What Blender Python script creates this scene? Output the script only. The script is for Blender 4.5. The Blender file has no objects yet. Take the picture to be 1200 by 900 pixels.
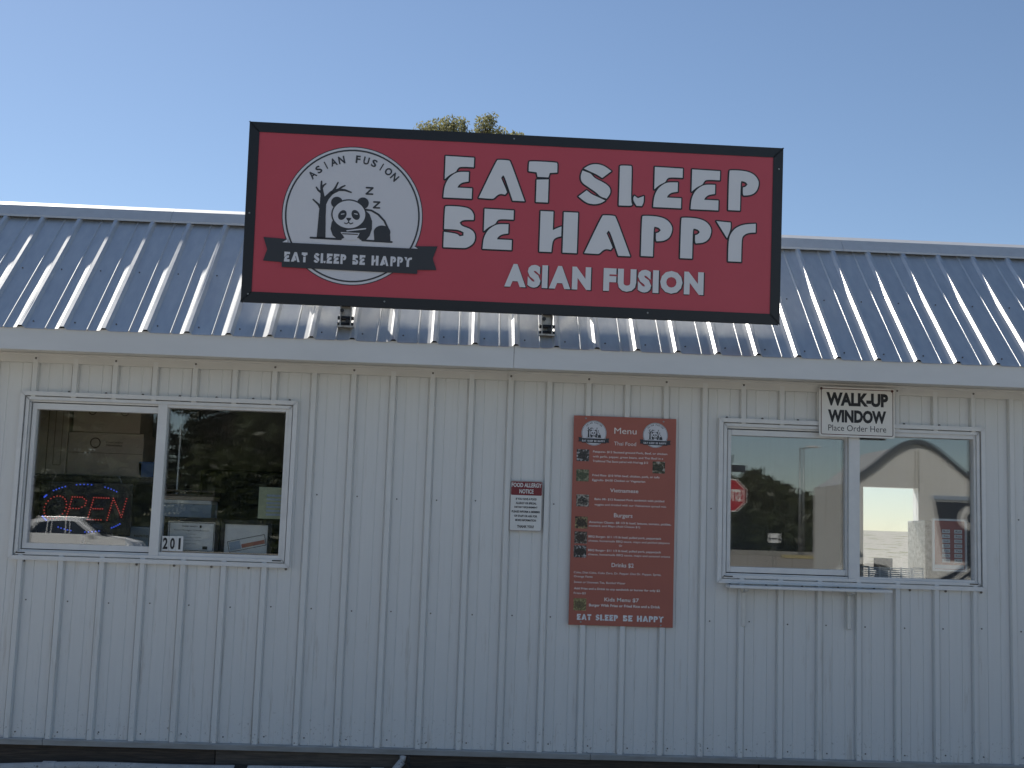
import bpy, math, random
from mathutils import Vector, Matrix
R = math.radians
random.seed(7)
scn = bpy.context.scene
col = scn.collection

# ------------------------------------------------------------------ camera
YAW, PITCH, ROLL = 0.03737173, 0.12003997, 0.03344574
CAM = Vector((0.0, -7.2, 1.62))
cd = bpy.data.cameras.new('camera')
cam = bpy.data.objects.new('camera', cd); col.objects.link(cam)
fw = Vector((math.sin(YAW)*math.cos(PITCH), math.cos(YAW)*math.cos(PITCH), math.sin(PITCH)))
rt = Vector((math.cos(YAW), -math.sin(YAW), 0)); up = rt.cross(fw)
r2 = rt*math.cos(ROLL) + up*math.sin(ROLL); u2 = -rt*math.sin(ROLL) + up*math.cos(ROLL)
m = Matrix((r2, u2, -fw)).transposed().to_4x4(); m.translation = CAM
cam.matrix_world = m
cd.sensor_width = 36.0; cd.lens = 43.5; cd.clip_start = 0.05; cd.clip_end = 3000
scn.camera = cam

# ------------------------------------------------------------------ light
SUN_EL, SUN_AZ = 41.4, -33.0          # azimuth from +Y (behind the stand) towards +X
w = bpy.data.worlds.new('World'); scn.world = w; w.use_nodes = True
nt = w.node_tree; bg = nt.nodes['Background']
sky = nt.nodes.new('ShaderNodeTexSky'); sky.sky_type = 'NISHITA'; sky.sun_disc = False
sky.sun_elevation = R(SUN_EL); sky.sun_rotation = R(SUN_AZ)
sky.air_density = 0.88; sky.dust_density = 0.1; sky.ozone_density = 1.6
nt.links.new(sky.outputs[0], bg.inputs[0]); bg.inputs[1].default_value = 0.107
sd = bpy.data.lights.new('sun', 'SUN'); sd.energy = 5.0; sd.angle = R(0.53); sd.color = (1.0, 0.95, 0.87)
sun = bpy.data.objects.new('sun', sd); col.objects.link(sun)
sv = Vector((math.sin(R(SUN_AZ))*math.cos(R(SUN_EL)), math.cos(R(SUN_AZ))*math.cos(R(SUN_EL)), math.sin(R(SUN_EL))))
sun.rotation_euler = sv.to_track_quat('Z', 'Y').to_euler(); sun.location = (0, 0, 30)
scn.view_settings.view_transform = 'Standard'; scn.view_settings.look = 'None'
scn.view_settings.gamma = 1.0; scn.view_settings.use_curve_mapping = False
scn.view_settings.exposure = 0.06

# ------------------------------------------------------------------ materials
def mat(name, base, rough=0.5, metal=0.0, spec=0.5, var=None, scale=8.0, stretch=(1, 1, 1), bump=0.0, bscale=60.0, bstretch=(1, 1, 1), rvar=0.0, detail=4.0, emit=None, estr=0.0, coat=0.0):
    ma = bpy.data.materials.new(name); ma.use_nodes = True
    t = ma.node_tree; b = t.nodes['Principled BSDF']
    b.inputs['Base Color'].default_value = (*base, 1); b.inputs['Roughness'].default_value = rough
    b.inputs['Metallic'].default_value = metal; b.inputs['Specular IOR Level'].default_value = spec
    if coat: b.inputs['Coat Weight'].default_value = coat; b.inputs['Coat Roughness'].default_value = 0.08
    if emit: b.inputs['Emission Color'].default_value = (*emit, 1); b.inputs['Emission Strength'].default_value = estr
    tc = None
    def coords(s):
        nonlocal tc
        if tc is None: tc = t.nodes.new('ShaderNodeTexCoord')
        mp = t.nodes.new('ShaderNodeMapping'); mp.inputs['Scale'].default_value = s
        t.links.new(tc.outputs['Object'], mp.inputs['Vector']); return mp
    if var:
        mp = coords(stretch); n = t.nodes.new('ShaderNodeTexNoise'); n.inputs['Scale'].default_value = scale; n.inputs['Detail'].default_value = detail
        n.inputs['Roughness'].default_value = 0.6
        t.links.new(mp.outputs[0], n.inputs['Vector'])
        r = t.nodes.new('ShaderNodeValToRGB'); r.color_ramp.elements[0].position = 0.3; r.color_ramp.elements[1].position = 0.7
        r.color_ramp.elements[0].color = (*var, 1); r.color_ramp.elements[1].color = (*base, 1)
        t.links.new(n.outputs['Fac'], r.inputs[0]); t.links.new(r.outputs[0], b.inputs['Base Color'])
        if rvar:
            mr = t.nodes.new('ShaderNodeMapRange'); mr.inputs[3].default_value = rough - rvar; mr.inputs[4].default_value = rough + rvar
            t.links.new(n.outputs['Fac'], mr.inputs[0]); t.links.new(mr.outputs[0], b.inputs['Roughness'])
    if bump:
        mp = coords(bstretch); n = t.nodes.new('ShaderNodeTexNoise'); n.inputs['Scale'].default_value = bscale; n.inputs['Detail'].default_value = 3
        t.links.new(mp.outputs[0], n.inputs['Vector'])
        bp = t.nodes.new('ShaderNodeBump'); bp.inputs['Strength'].default_value = bump; bp.inputs['Distance'].default_value = 0.01
        t.links.new(n.outputs['Fac'], bp.inputs['Height']); t.links.new(bp.outputs[0], b.inputs['Normal'])
    return ma

def add_specks(ma, colr, scale, thr, zmask=None, stretch=(1, 1, 1)):
    """dirt specks over an existing base colour; zmask=(z0,z1): fade out between heights"""
    t = ma.node_tree; b = t.nodes['Principled BSDF']
    src = b.inputs['Base Color'].links[0].from_socket if b.inputs['Base Color'].links else None
    tc = t.nodes.new('ShaderNodeTexCoord'); mp = t.nodes.new('ShaderNodeMapping'); mp.inputs['Scale'].default_value = stretch
    t.links.new(tc.outputs['Object'], mp.inputs['Vector'])
    n = t.nodes.new('ShaderNodeTexNoise'); n.inputs['Scale'].default_value = scale; n.inputs['Detail'].default_value = 5; n.inputs['Roughness'].default_value = 0.7
    t.links.new(mp.outputs[0], n.inputs['Vector'])
    mr = t.nodes.new('ShaderNodeMapRange'); mr.inputs[1].default_value = thr; mr.inputs[2].default_value = thr + 0.08
    t.links.new(n.outputs['Fac'], mr.inputs[0]); fac = mr.outputs[0]
    if zmask:
        sx = t.nodes.new('ShaderNodeSeparateXYZ'); t.links.new(tc.outputs['Object'], sx.inputs[0])
        m2 = t.nodes.new('ShaderNodeMapRange'); m2.inputs[1].default_value = zmask[0]; m2.inputs[2].default_value = zmask[1]
        m2.inputs[3].default_value = 1; m2.inputs[4].default_value = 0
        t.links.new(sx.outputs[2], m2.inputs[0])
        mu = t.nodes.new('ShaderNodeMath'); mu.operation = 'MULTIPLY'
        t.links.new(fac, mu.inputs[0]); t.links.new(m2.outputs[0], mu.inputs[1]); fac = mu.outputs[0]
    mx = t.nodes.new('ShaderNodeMixRGB'); t.links.new(fac, mx.inputs[0])
    if src: t.links.new(src, mx.inputs[1])
    else: mx.inputs[1].default_value = b.inputs['Base Color'].default_value
    mx.inputs[2].default_value = (*colr, 1); t.links.new(mx.outputs[0], b.inputs['Base Color'])

M = {}
M['siding'] = mat('painted_siding', (.74, .745, .73), .42, var=(.71, .715, .70), scale=7, stretch=(7, 7, .3), bump=.07, bscale=2.2, bstretch=(2, 2, .8), rvar=.05)
add_specks(M['siding'], (.20, .18, .15), 48, .59, zmask=(.38, .62))
add_specks(M['siding'], (.60, .585, .55), 5, .58, zmask=(.2, 2.9), stretch=(4, 4, .35))
M['trim'] = mat('painted_trim', (.72, .715, .68), .42, var=(.66, .655, .625), scale=5, stretch=(1, 3, 3), bump=.03, bscale=20)
M['fascia'] = mat('painted_fascia', (.72, .725, .72), .4, var=(.67, .675, .67), scale=4, stretch=(.6, 2, 2), bump=.04, bscale=6, bstretch=(1, 1, 1))
M['flash'] = mat('base_flashing_paint', (.42, .43, .43), .5, var=(.30, .30, .29), scale=7, stretch=(1, 2, 6))
M['vinyl'] = mat('window_vinyl', (.78, .78, .765), .38, var=(.70, .70, .69), scale=12, stretch=(1, 1, 1))
M['dark'] = mat('dark_gap', (.02, .02, .02), .8)
M['galv'] = mat('galvalume_roof', (.70, .70, .68), .47, 0.68, var=(.60, .605, .60), scale=24, stretch=(1, .3, .3), rvar=.07, bump=.10, bscale=5, bstretch=(1.5, .8, .8))
M['galv2'] = mat('ridge_metal', (.66, .665, .66), .6, 0.3, var=(.60, .60, .60), scale=14)
M['red'] = mat('sign_red', (.54, .078, .108), .36, var=(.515, .073, .10), scale=3, spec=.4)
M['black'] = mat('sign_black', (.012, .014, .018), .42)
M['swhite'] = mat('sign_white', (.73, .74, .77), .4)
M['sgrey'] = mat('sign_emblem_grey', (.66, .67, .72), .4)
M['sdark'] = mat('sign_emblem_dark', (.035, .038, .046), .42)
M['alu'] = mat('sign_back_aluminium', (.88, .88, .86), .30, 0.6, var=(.76, .76, .74), scale=6)
M['steel'] = mat('bracket_steel', (.52, .51, .49), .45, .75, var=(.22, .20, .17), scale=30)
M['menu'] = mat('menu_board_red', (.40, .12, .086), .45, var=(.375, .11, .078), scale=6)
M['mtext'] = mat('menu_print', (.80, .76, .73), .5)
M['paper'] = mat('paper_white', (.78, .78, .755), .7, var=(.72, .72, .70), scale=10)
M['ink'] = mat('black_ink', (.015, .015, .018), .5)
M['redink'] = mat('dark_red_ink', (.20, .02, .028), .45)
M['rust'] = mat('rusty_border', (.20, .07, .045), .6, var=(.05, .03, .03), scale=25)
M['signwhite'] = mat('enamel_sign_white', (.84, .82, .78), .35, var=(.78, .76, .71), scale=10)
M['wood'] = mat('weathered_timber', (.10, .078, .06), .8, var=(.035, .028, .024), scale=14, stretch=(.5, 6, 9), bump=.5, bscale=14, bstretch=(.6, 8, 12))
M['wood2'] = mat('weathered_plank', (.155, .13, .105), .8, var=(.07, .058, .05), scale=12, stretch=(.6, 5, 8), bump=.4, bscale=16, bstretch=(.6, 8, 12))
M['pvc'] = mat('pvc_pipe', (.55, .56, .57), .4, var=(.40, .40, .39), scale=10)
add_specks(M['pvc'], (.10, .09, .08), 40, .60)
M['rubber'] = mat('black_rubber', (.015, .015, .015), .6)
M['card'] = mat('cardboard', (.50, .41, .32), .85, var=(.44, .36, .28), scale=9)
M['cardink'] = mat('cardboard_print', (.11, .075, .055), .8)
M['wire'] = mat('shelf_wire', (.42, .42, .42), .35, .9)
M['bluebox'] = mat('blue_plastic', (.06, .13, .30), .4)
M['greenp'] = mat('green_poster', (.42, .46, .30), .6, var=(.36, .40, .27), scale=20)
M['lblue'] = mat('pale_blue_print', (.35, .42, .50), .6)
M['inwall'] = mat('interior_panel', (.58, .56, .52), .7, var=(.52, .50, .47), scale=4)
M['infloor'] = mat('interior_floor', (.14, .13, .12), .6, var=(.1, .095, .09), scale=8)
M['ledred'] = mat('led_red', (.25, .01, .01), .4, emit=(1.0, .12, .10), estr=.36)
M['ledblue'] = mat('led_blue', (.01, .02, .3), .4, emit=(.06, .14, 1.0), estr=.65)
M['screw'] = mat('screw_head', (.16, .15, .14), .5, .6)
M['bark'] = mat('bark', (.10, .075, .055), .9, var=(.05, .04, .03), scale=10, stretch=(3, 3, .6), bump=.6, bscale=20)
M['gwhite'] = mat('gloss_white_paint', (.84, .84, .83), .25, coat=.6)
M['cream'] = mat('pale_body_paint', (.80, .79, .74), .35, var=(.74, .73, .68), scale=2)
M['navy'] = mat('dark_blue_panel', (.03, .04, .06), .4)
M['carglass'] = mat('tinted_car_glass', (.01, .012, .014), .06, spec=.7)
M['tyre'] = mat('tyre_rubber', (.02, .02, .02), .8)
M['rim'] = mat('alloy_rim', (.5, .5, .5), .3, .9)
M['lampred'] = mat('red_lens', (.3, .01, .01), .2)
M['lampclear'] = mat('clear_lens', (.6, .6, .62), .15)
M['stopred'] = mat('stop_sign_red', (.45, .015, .03), .4)
M['pole'] = mat('galvanised_pole', (.35, .36, .36), .45, .7)
M['concrete'] = mat('concrete', (.36, .34, .30), .85, var=(.28, .26, .23), scale=6, bump=.3)
M['kerbyellow'] = mat('kerb_yellow', (.45, .36, .14), .8, var=(.35, .3, .16), scale=6)
M['stucco'] = mat('pale_stucco', (.48, .46, .38), .9, var=(.42, .40, .33), scale=3, bump=.3)
M['roofdark'] = mat('dark_roof_edge', (.05, .05, .055), .6)

def leafmat(name, a, b):
    ma = bpy.data.materials.new(name); ma.use_nodes = True; t = ma.node_tree
    for n in list(t.nodes):
        if n.type != 'OUTPUT_MATERIAL': t.nodes.remove(n)
    out = [n for n in t.nodes if n.type == 'OUTPUT_MATERIAL'][0]
    g = t.nodes.new('ShaderNodeNewGeometry')
    r = t.nodes.new('ShaderNodeValToRGB'); r.color_ramp.elements[0].color = (*a, 1); r.color_ramp.elements[1].color = (*b, 1)
    t.links.new(g.outputs['Random Per Island'], r.inputs[0])
    d = t.nodes.new('ShaderNodeBsdfDiffuse'); tr = t.nodes.new('ShaderNodeBsdfTranslucent'); mx = t.nodes.new('ShaderNodeMixShader'); mx.inputs[0].default_value = .55
    gl = t.nodes.new('ShaderNodeBsdfGlossy'); gl.inputs['Roughness'].default_value = .45; gl.inputs['Color'].default_value = (.5, .5, .5, 1)
    m2 = t.nodes.new('ShaderNodeMixShader'); m2.inputs[0].default_value = .06
    t.links.new(r.outputs[0], d.inputs[0]); t.links.new(r.outputs[0], tr.inputs[0])
    t.links.new(d.outputs[0], mx.inputs[1]); t.links.new(tr.outputs[0], mx.inputs[2])
    t.links.new(mx.outputs[0], m2.inputs[1]); t.links.new(gl.outputs[0], m2.inputs[2]); t.links.new(m2.outputs[0], out.inputs[0])
    return ma
M['leaf_olive'] = leafmat('olive_leaves', (.19, .19, .085), (.42, .40, .20))
M['leaf_dark'] = leafmat('dark_leaves', (.042, .060, .022), (.105, .125, .045))

def glassmat(name, f0=.04, tint=(.93, .96, .95)):
    ma = bpy.data.materials.new(name); ma.use_nodes = True; t = ma.node_tree
    for n in list(t.nodes):
        if n.type != 'OUTPUT_MATERIAL': t.nodes.remove(n)
    out = [n for n in t.nodes if n.type == 'OUTPUT_MATERIAL'][0]
    g = t.nodes.new('ShaderNodeNewGeometry')
    dp = t.nodes.new('ShaderNodeVectorMath'); dp.operation = 'DOT_PRODUCT'
    t.links.new(g.outputs['Incoming'], dp.inputs[0]); t.links.new(g.outputs['Normal'], dp.inputs[1])
    def mth(op, a, b=None):
        n = t.nodes.new('ShaderNodeMath'); n.operation = op
        for i, v in enumerate((a, b)):
            if v is None: continue
            if isinstance(v, (int, float)): n.inputs[i].default_value = v
            else: t.links.new(v, n.inputs[i])
        return n.outputs[0]
    c = mth('ABSOLUTE', dp.outputs['Value']); k = mth('POWER', mth('SUBTRACT', 1.0, c), 5.0)
    fac = mth('ADD', mth('MULTIPLY', k, 1 - f0), f0)
    tr = t.nodes.new('ShaderNodeBsdfTransparent'); tr.inputs[0].default_value = (*tint, 1)
    gl = t.nodes.new('ShaderNodeBsdfGlossy'); gl.inputs['Roughness'].default_value = 0.0; gl.inputs['Color'].default_value = (1, 1, 1, 1)
    mx = t.nodes.new('ShaderNodeMixShader'); t.links.new(fac, mx.inputs[0]); t.links.new(tr.outputs[0], mx.inputs[1]); t.links.new(gl.outputs[0], mx.inputs[2])
    t.links.new(mx.outputs[0], out.inputs[0]); return ma
M['glass'] = glassmat('window_glass', .055, (.985, .99, .99))

# ------------------------------------------------------------------ mesh helpers
class MB:
    def __init__(s): s.v = []; s.f = []
    def poly(s, pts):
        b = len(s.v); s.v += [tuple(p) for p in pts]; s.f.append(tuple(range(b, b+len(pts)))); return s
    def box(s, x0, x1, y0, y1, z0, z1):
        b = len(s.v)
        s.v += [(x0, y0, z0), (x1, y0, z0), (x1, y1, z0), (x0, y1, z0), (x0, y0, z1), (x1, y0, z1), (x1, y1, z1), (x0, y1, z1)]
        s.f += [tuple(b+i for i in q) for q in ((0, 3, 2, 1), (4, 5, 6, 7), (0, 1, 5, 4), (1, 2, 6, 5), (2, 3, 7, 6), (3, 0, 4, 7))]; return s
    def prism(s, pts, axis, a, b_):
        """closed 2D outline extruded along axis ('x': pts=(y,z); 'y': pts=(x,z); 'z': pts=(x,y))"""
        def P(p, t): return {'x': (t, p[0], p[1]), 'y': (p[0], t, p[1]), 'z': (p[0], p[1], t)}[axis]
        n = len(pts); b = len(s.v)
        s.v += [P(p, a) for p in pts] + [P(p, b_) for p in pts]
        s.f.append(tuple(range(b, b+n))); s.f.append(tuple(range(b+2*n-1, b+n-1, -1)))
        for i in range(n): s.f.append((b+i, b+(i+1) % n, b+n+(i+1) % n, b+n+i))
        return s
    def tube(s, p0, p1, r0, r1=None, n=10, cap=True):
        r1 = r0 if r1 is None else r1; p0 = Vector(p0); p1 = Vector(p1); d = (p1-p0).normalized()
        a = d.orthogonal().normalized(); c = d.cross(a); b = len(s.v)
        for p, r in ((p0, r0), (p1, r1)):
            for i in range(n):
                t = 2*math.pi*i/n; s.v.append(tuple(p + a*math.cos(t)*r + c*math.sin(t)*r))
        for i in range(n): s.f.append((b+i, b+(i+1) % n, b+n+(i+1) % n, b+n+i))
        if cap: s.f.append(tuple(range(b+n-1, b-1, -1))); s.f.append(tuple(range(b+n, b+2*n)))
        return s
    def ring(s, x0, x1, z0, z1, wd, y0, y1):
        """rectangular frame, width wd, between y0 and y1"""
        o = [(x0, z0), (x1, z0), (x1, z1), (x0, z1)]; i_ = [(x0+wd, z0+wd), (x1-wd, z0+wd), (x1-wd, z1-wd), (x0+wd, z1-wd)]
        for k in range(4):
            l = (k+1) % 4; s.prism([o[k], o[l], i_[l], i_[k]], 'y', y0, y1)
        return s
    def build(s, name, ma, parent=None, smooth=False, origin=None, bevel=0, kind=None):
        v = s.v if origin is None else [(a-origin[0], b-origin[1], c-origin[2]) for a, b, c in s.v]
        me = bpy.data.meshes.new(name); me.from_pydata(v, [], s.f); me.update()
        me.materials.append(ma)
        if smooth:
            for p in me.polygons: p.use_smooth = True
        o = bpy.data.objects.new(name, me); col.objects.link(o)
        if parent: o.parent = parent
        if bevel:
            md = o.modifiers.new('bevel', 'BEVEL'); md.width = bevel; md.segments = 2; md.limit_method = 'ANGLE'
        if kind: o['kind'] = kind
        return o

def thing(name, label, cat, loc=(0, 0, 0), group=None):
    o = bpy.data.objects.new(name, None); col.objects.link(o); o.location = loc; o.empty_display_size = .2
    o['label'] = label; o['category'] = cat
    if group: o['group'] = group
    return o
def tag(o, label, cat, group=None):
    o['label'] = label; o['category'] = cat
    if group: o['group'] = group
    return o
def recentre(o):
    """move a single mesh thing's origin to the base of its own mesh"""
    vs = [v.co for v in o.data.vertices]
    c = Vector((sum(v.x for v in vs)/len(vs), sum(v.y for v in vs)/len(vs), min(v.z for v in vs)))
    o.data.transform(Matrix.Translation(-c)); o.location = o.location + c; return o

def text_polys(body, bold=0.0, space=1.0, align='LEFT'):
    cu = bpy.data.curves.new('t', 'FONT'); cu.body = body; cu.size = 1.0; cu.offset = bold; cu.resolution_u = 3; cu.space_character = space
    ob = bpy.data.objects.new('t', cu); col.objects.link(ob)
    dg = bpy.context.evaluated_depsgraph_get(); me = bpy.data.meshes.new_from_object(ob.evaluated_get(dg))
    vs = [(v.co.x, v.co.y) for v in me.vertices]; fs = [tuple(p.vertices) for p in me.polygons]
    bpy.data.objects.remove(ob); bpy.data.curves.remove(cu); bpy.data.meshes.remove(me)
    return vs, fs
def add_text(mb, body, x0, x1, z0, z1, y, bold=0.0, space=1.0, keep=None):
    """fit text into the rectangle; keep: cap height is fitted and width follows, times keep, from x0"""
    vs, fs = text_polys(body, bold, space)
    if not vs: return
    ax = min(v[0] for v in vs); bx = max(v[0] for v in vs); az = min(v[1] for v in vs); bz = max(v[1] for v in vs)
    sx = (x1-x0)/(bx-ax) if keep is None else keep*(z1-z0)/(bz-az); sz = (z1-z0)/(bz-az)
    b = len(mb.v); mb.v += [(x0+(v[0]-ax)*sx, y, z0+(v[1]-az)*sz) for v in vs]; mb.f += [tuple(b+i for i in f) for f in fs]
def add_line(mb, body, x0, x1, zb, capz, y, bold=0.0):
    """one text line on a baseline zb with capital height capz, stretched to x0..x1"""
    vs, fs = text_polys(body, bold)
    ax = min(v[0] for v in vs); bx = max(v[0] for v in vs); sx = (x1-x0)/(bx-ax); sz = capz/0.70
    b = len(mb.v); mb.v += [(x0+(v[0]-ax)*sx, y, zb+v[1]*sz) for v in vs]; mb.f += [tuple(b+i for i in f) for f in fs]

_st = [0]
def stroke(mb, pts, ws, y, closed=False, joint=True):
    """flat stroke in the xz plane facing -y; every segment sits a hair in front of the last"""
    if isinstance(ws, (int, float)): ws = [ws]*len(pts)
    n = len(pts)
    for i in range(n if closed else n-1):
        a = Vector(pts[i]); b = Vector(pts[(i+1) % n]); d = b-a
        if d.length < 1e-7: continue
        q = Vector((-d.y, d.x)).normalized(); wa = ws[i]/2; wb = ws[(i+1) % n]/2
        _st[0] += 1; yy = y - (_st[0] % 23)*2e-5
        mb.poly([(p.x, yy, p.y) for p in (a+q*wa, a-q*wa, b-q*wb, b+q*wb)])
    if joint:
        for i in range(n):
            _st[0] += 1; yy = y - 6e-4 - (_st[0] % 23)*1e-5
            mb.poly([(pts[i][0]+math.cos(t*math.pi/4)*ws[i]/2, yy, pts[i][1]+math.sin(t*math.pi/4)*ws[i]/2) for t in range(8)])
def ell(cx, cz, rx, rz, n=40, rot=0, a0=0, a1=360):
    out = []
    full = (a1-a0) >= 360
    for i in range(n if full else n+1):
        t = R(a0+(a1-a0)*i/n); x = rx*math.cos(t); z = rz*math.sin(t)
        out.append((cx+x*math.cos(R(rot))-z*math.sin(R(rot)), cz+x*math.sin(R(rot))+z*math.cos(R(rot))))
    return out
def flat(mb, pts, y): mb.poly([(p[0], y, p[1]) for p in pts])
def annulus(mb, cx, cz, r0, r1, y, n=72, a0=0, a1=360):
    for i in range(n):
        t0 = R(a0+(a1-a0)*i/n); t1 = R(a0+(a1-a0)*(i+1)/n)
        mb.poly([(cx+r*math.cos(t), y, cz+r*math.sin(t)) for r, t in ((r0, t0), (r1, t0), (r1, t1), (r0, t1))])

# ------------------------------------------------------------------ ground
def sstep(a, b, x): t = max(0, min(1, (x-a)/(b-a))); return t*t*(3-2*t)
def gz(x, y): return 1.0*sstep(-22, -46, y)*sstep(3, 9, x) + 2.9*sstep(25, 95, y)
gm = bpy.data.materials.new('ground_gravel_asphalt'); gm.use_nodes = True
def ground_material(ma):
    t = ma.node_tree; b = t.nodes['Principled BSDF']; b.inputs['Roughness'].default_value = .9
    tc = t.nodes.new('ShaderNodeTexCoord'); sx = t.nodes.new('ShaderNodeSeparateXYZ'); t.links.new(tc.outputs['Object'], sx.inputs[0])
    n1 = t.nodes.new('ShaderNodeTexVoronoi'); n1.inputs['Scale'].default_value = 22; t.links.new(tc.outputs['Object'], n1.inputs['Vector'])
    n2 = t.nodes.new('ShaderNodeTexNoise'); n2.inputs['Scale'].default_value = .35; n2.inputs['Detail'].default_value = 6; t.links.new(tc.outputs['Object'], n2.inputs['Vector'])
    gr = t.nodes.new('ShaderNodeValToRGB'); gr.color_ramp.elements[0].color = (.27, .235, .185, 1); gr.color_ramp.elements[1].color = (.52, .475, .40, 1)
    t.links.new(n1.outputs['Color'], gr.inputs[0])
    gs = t.nodes.new('ShaderNodeValToRGB'); gs.color_ramp.elements[0].color = (.05, .06, .02, 1); gs.color_ramp.elements[1].color = (.15, .13, .06, 1)
    n3 = t.nodes.new('ShaderNodeTexNoise'); n3.inputs['Scale'].default_value = 5; n3.inputs['Detail'].default_value = 8; t.links.new(tc.outputs['Object'], n3.inputs['Vector']); t.links.new(n3.outputs['Fac'], gs.inputs[0])
    ad = t.nodes.new('ShaderNodeMath'); ad.operation = 'MULTIPLY_ADD'; ad.inputs[1].default_value = 10; t.links.new(n2.outputs['Fac'], ad.inputs[0]); t.links.new(sx.outputs[1], ad.inputs[2])
    m1 = t.nodes.new('ShaderNodeMapRange'); m1.inputs[1].default_value = -42; m1.inputs[2].default_value = -45; t.links.new(ad.outputs[0], m1.inputs[0])
    m2 = t.nodes.new('ShaderNodeMapRange'); m2.inputs[1].default_value = 420; m2.inputs[2].default_value = 500; t.links.new(ad.outputs[0], m2.inputs[0])
    mx = t.nodes.new('ShaderNodeMath'); mx.operation = 'MAXIMUM'; t.links.new(m1.outputs[0], mx.inputs[0]); t.links.new(m2.outputs[0], mx.inputs[1])
    mc = t.nodes.new('ShaderNodeMixRGB'); t.links.new(mx.outputs[0], mc.inputs[0]); t.links.new(gr.outputs[0], mc.inputs[1]); t.links.new(gs.outputs[0], mc.inputs[2])
    n4 = t.nodes.new('ShaderNodeTexNoise'); n4.inputs['Scale'].default_value = 1.1; n4.inputs['Detail'].default_value = 5; t.links.new(tc.outputs['Object'], n4.inputs['Vector'])
    m4 = t.nodes.new('ShaderNodeMapRange'); m4.inputs[1].default_value = .56; m4.inputs[2].default_value = .62; t.links.new(n4.outputs['Fac'], m4.inputs[0])
    m5 = t.nodes.new('ShaderNodeMapRange'); m5.inputs[1].default_value = 14; m5.inputs[2].default_value = 24; t.links.new(sx.outputs[1], m5.inputs[0])
    m6 = t.nodes.new('ShaderNodeMath'); m6.operation = 'MULTIPLY'; t.links.new(m4.outputs[0], m6.inputs[0]); t.links.new(m5.outputs[0], m6.inputs[1])
    mc2 = t.nodes.new('ShaderNodeMixRGB'); t.links.new(m6.outputs[0], mc2.inputs[0]); t.links.new(mc.outputs[0], mc2.inputs[1]); mc2.inputs[2].default_value = (.20, .20, .10, 1)
    t.links.new(mc2.outputs[0], b.inputs['Base Color'])
    bp = t.nodes.new('ShaderNodeBump'); bp.inputs['Strength'].default_value = .5; bp.inputs['Distance'].default_value = .02; t.links.new(n1.outputs['Distance'], bp.inputs['Height']); t.links.new(bp.outputs[0], b.inputs['Normal'])
ground_material(gm)
g = MB()
def axis():
    a = [-900, -500, -300, -200, -140, -100, -80]; a += list(range(-70, 71, 4)); a += [80, 100, 140, 200, 300, 500, 900]; return a
ax = axis(); n = len(ax)
g.v = [(x, y, gz(x, y)) for y in ax for x in ax]
g.f = [(j*n+i, j*n+i+1, (j+1)*n+i+1, (j+1)*n+i) for j in range(n-1) for i in range(n-1)]
o = g.build('ground', gm, smooth=True, kind='structure')
M['asphalt'] = mat('asphalt', (.055, .053, .05), .85, var=(.04, .04, .038), scale=3, bump=.4, bscale=80)
rd = MB(); xs = [-120+6*i for i in range(41)]
for i in range(40):
    a, b = xs[i], xs[i+1]
    rd.poly([(a, -57, gz(a, -57)+.02), (b, -57, gz(b, -57)+.02), (b, -49.5, gz(b, -49.5)+.02), (a, -49.5, gz(a, -49.5)+.02)])
rd.build('road', M['asphalt'], kind='structure')
for y0 in (-49.3, -57.5):
    kb = MB()
    for i in range(40):
        a, b = xs[i], xs[i+1]
        for q in ([(a, y0, gz(a, y0)-.1), (b, y0, gz(b, y0)-.1), (b, y0, gz(b, y0)+.16), (a, y0, gz(a, y0)+.16)], [(a, y0, gz(a, y0)+.16), (b, y0, gz(b, y0)+.16), (b, y0-.3, gz(b, y0)+.16), (a, y0-.3, gz(a, y0)+.16)]): kb.poly(q)
    kb.build('kerb', M['concrete'], kind='structure')

# ------------------------------------------------------------------ the stand
BX0, BX1, BD = -3.86, 4.6, 2.7
Z0, Z1 = .40, 2.525
stand = thing('food_stand', 'white metal sided food stand with steep ribbed metal roof', 'building', (0, 0, 0))
PIT = .2288; RIB0 = -2.483
WIN = [(-2.548, -.969, 1.382, 2.338), (1.491, 3.070, 1.377, 2.332)]   # outer trim
def wall_profile(k0, k1):
    """polyline (x, y) from rib crest k0 to crest k1; ribs stand proud towards -y"""
    p = []
    H = .023
    for k in range(k0, k1):
        c = RIB0 + k*PIT
        p += [(c, -H), (c+.013, -H), (c+.0185, .0045), (c+.0225, .0045), (c+.025, 0)]
        for t in (1/3, 2/3):
            q = c+PIT*t; p += [(q-.0035, 0), (q-.001, .0030), (q+.001, .0030), (q+.0035, 0)]
        e = c+PIT; p += [(e-.025, 0), (e-.0225, .0045), (e-.0185, .0045), (e-.013, -H)]
    p.append((RIB0+k1*PIT, -H)); return p
HOLES = [(a+.030, b-.030, c+.030, d-.030) for a, b, c, d in WIN]
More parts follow.
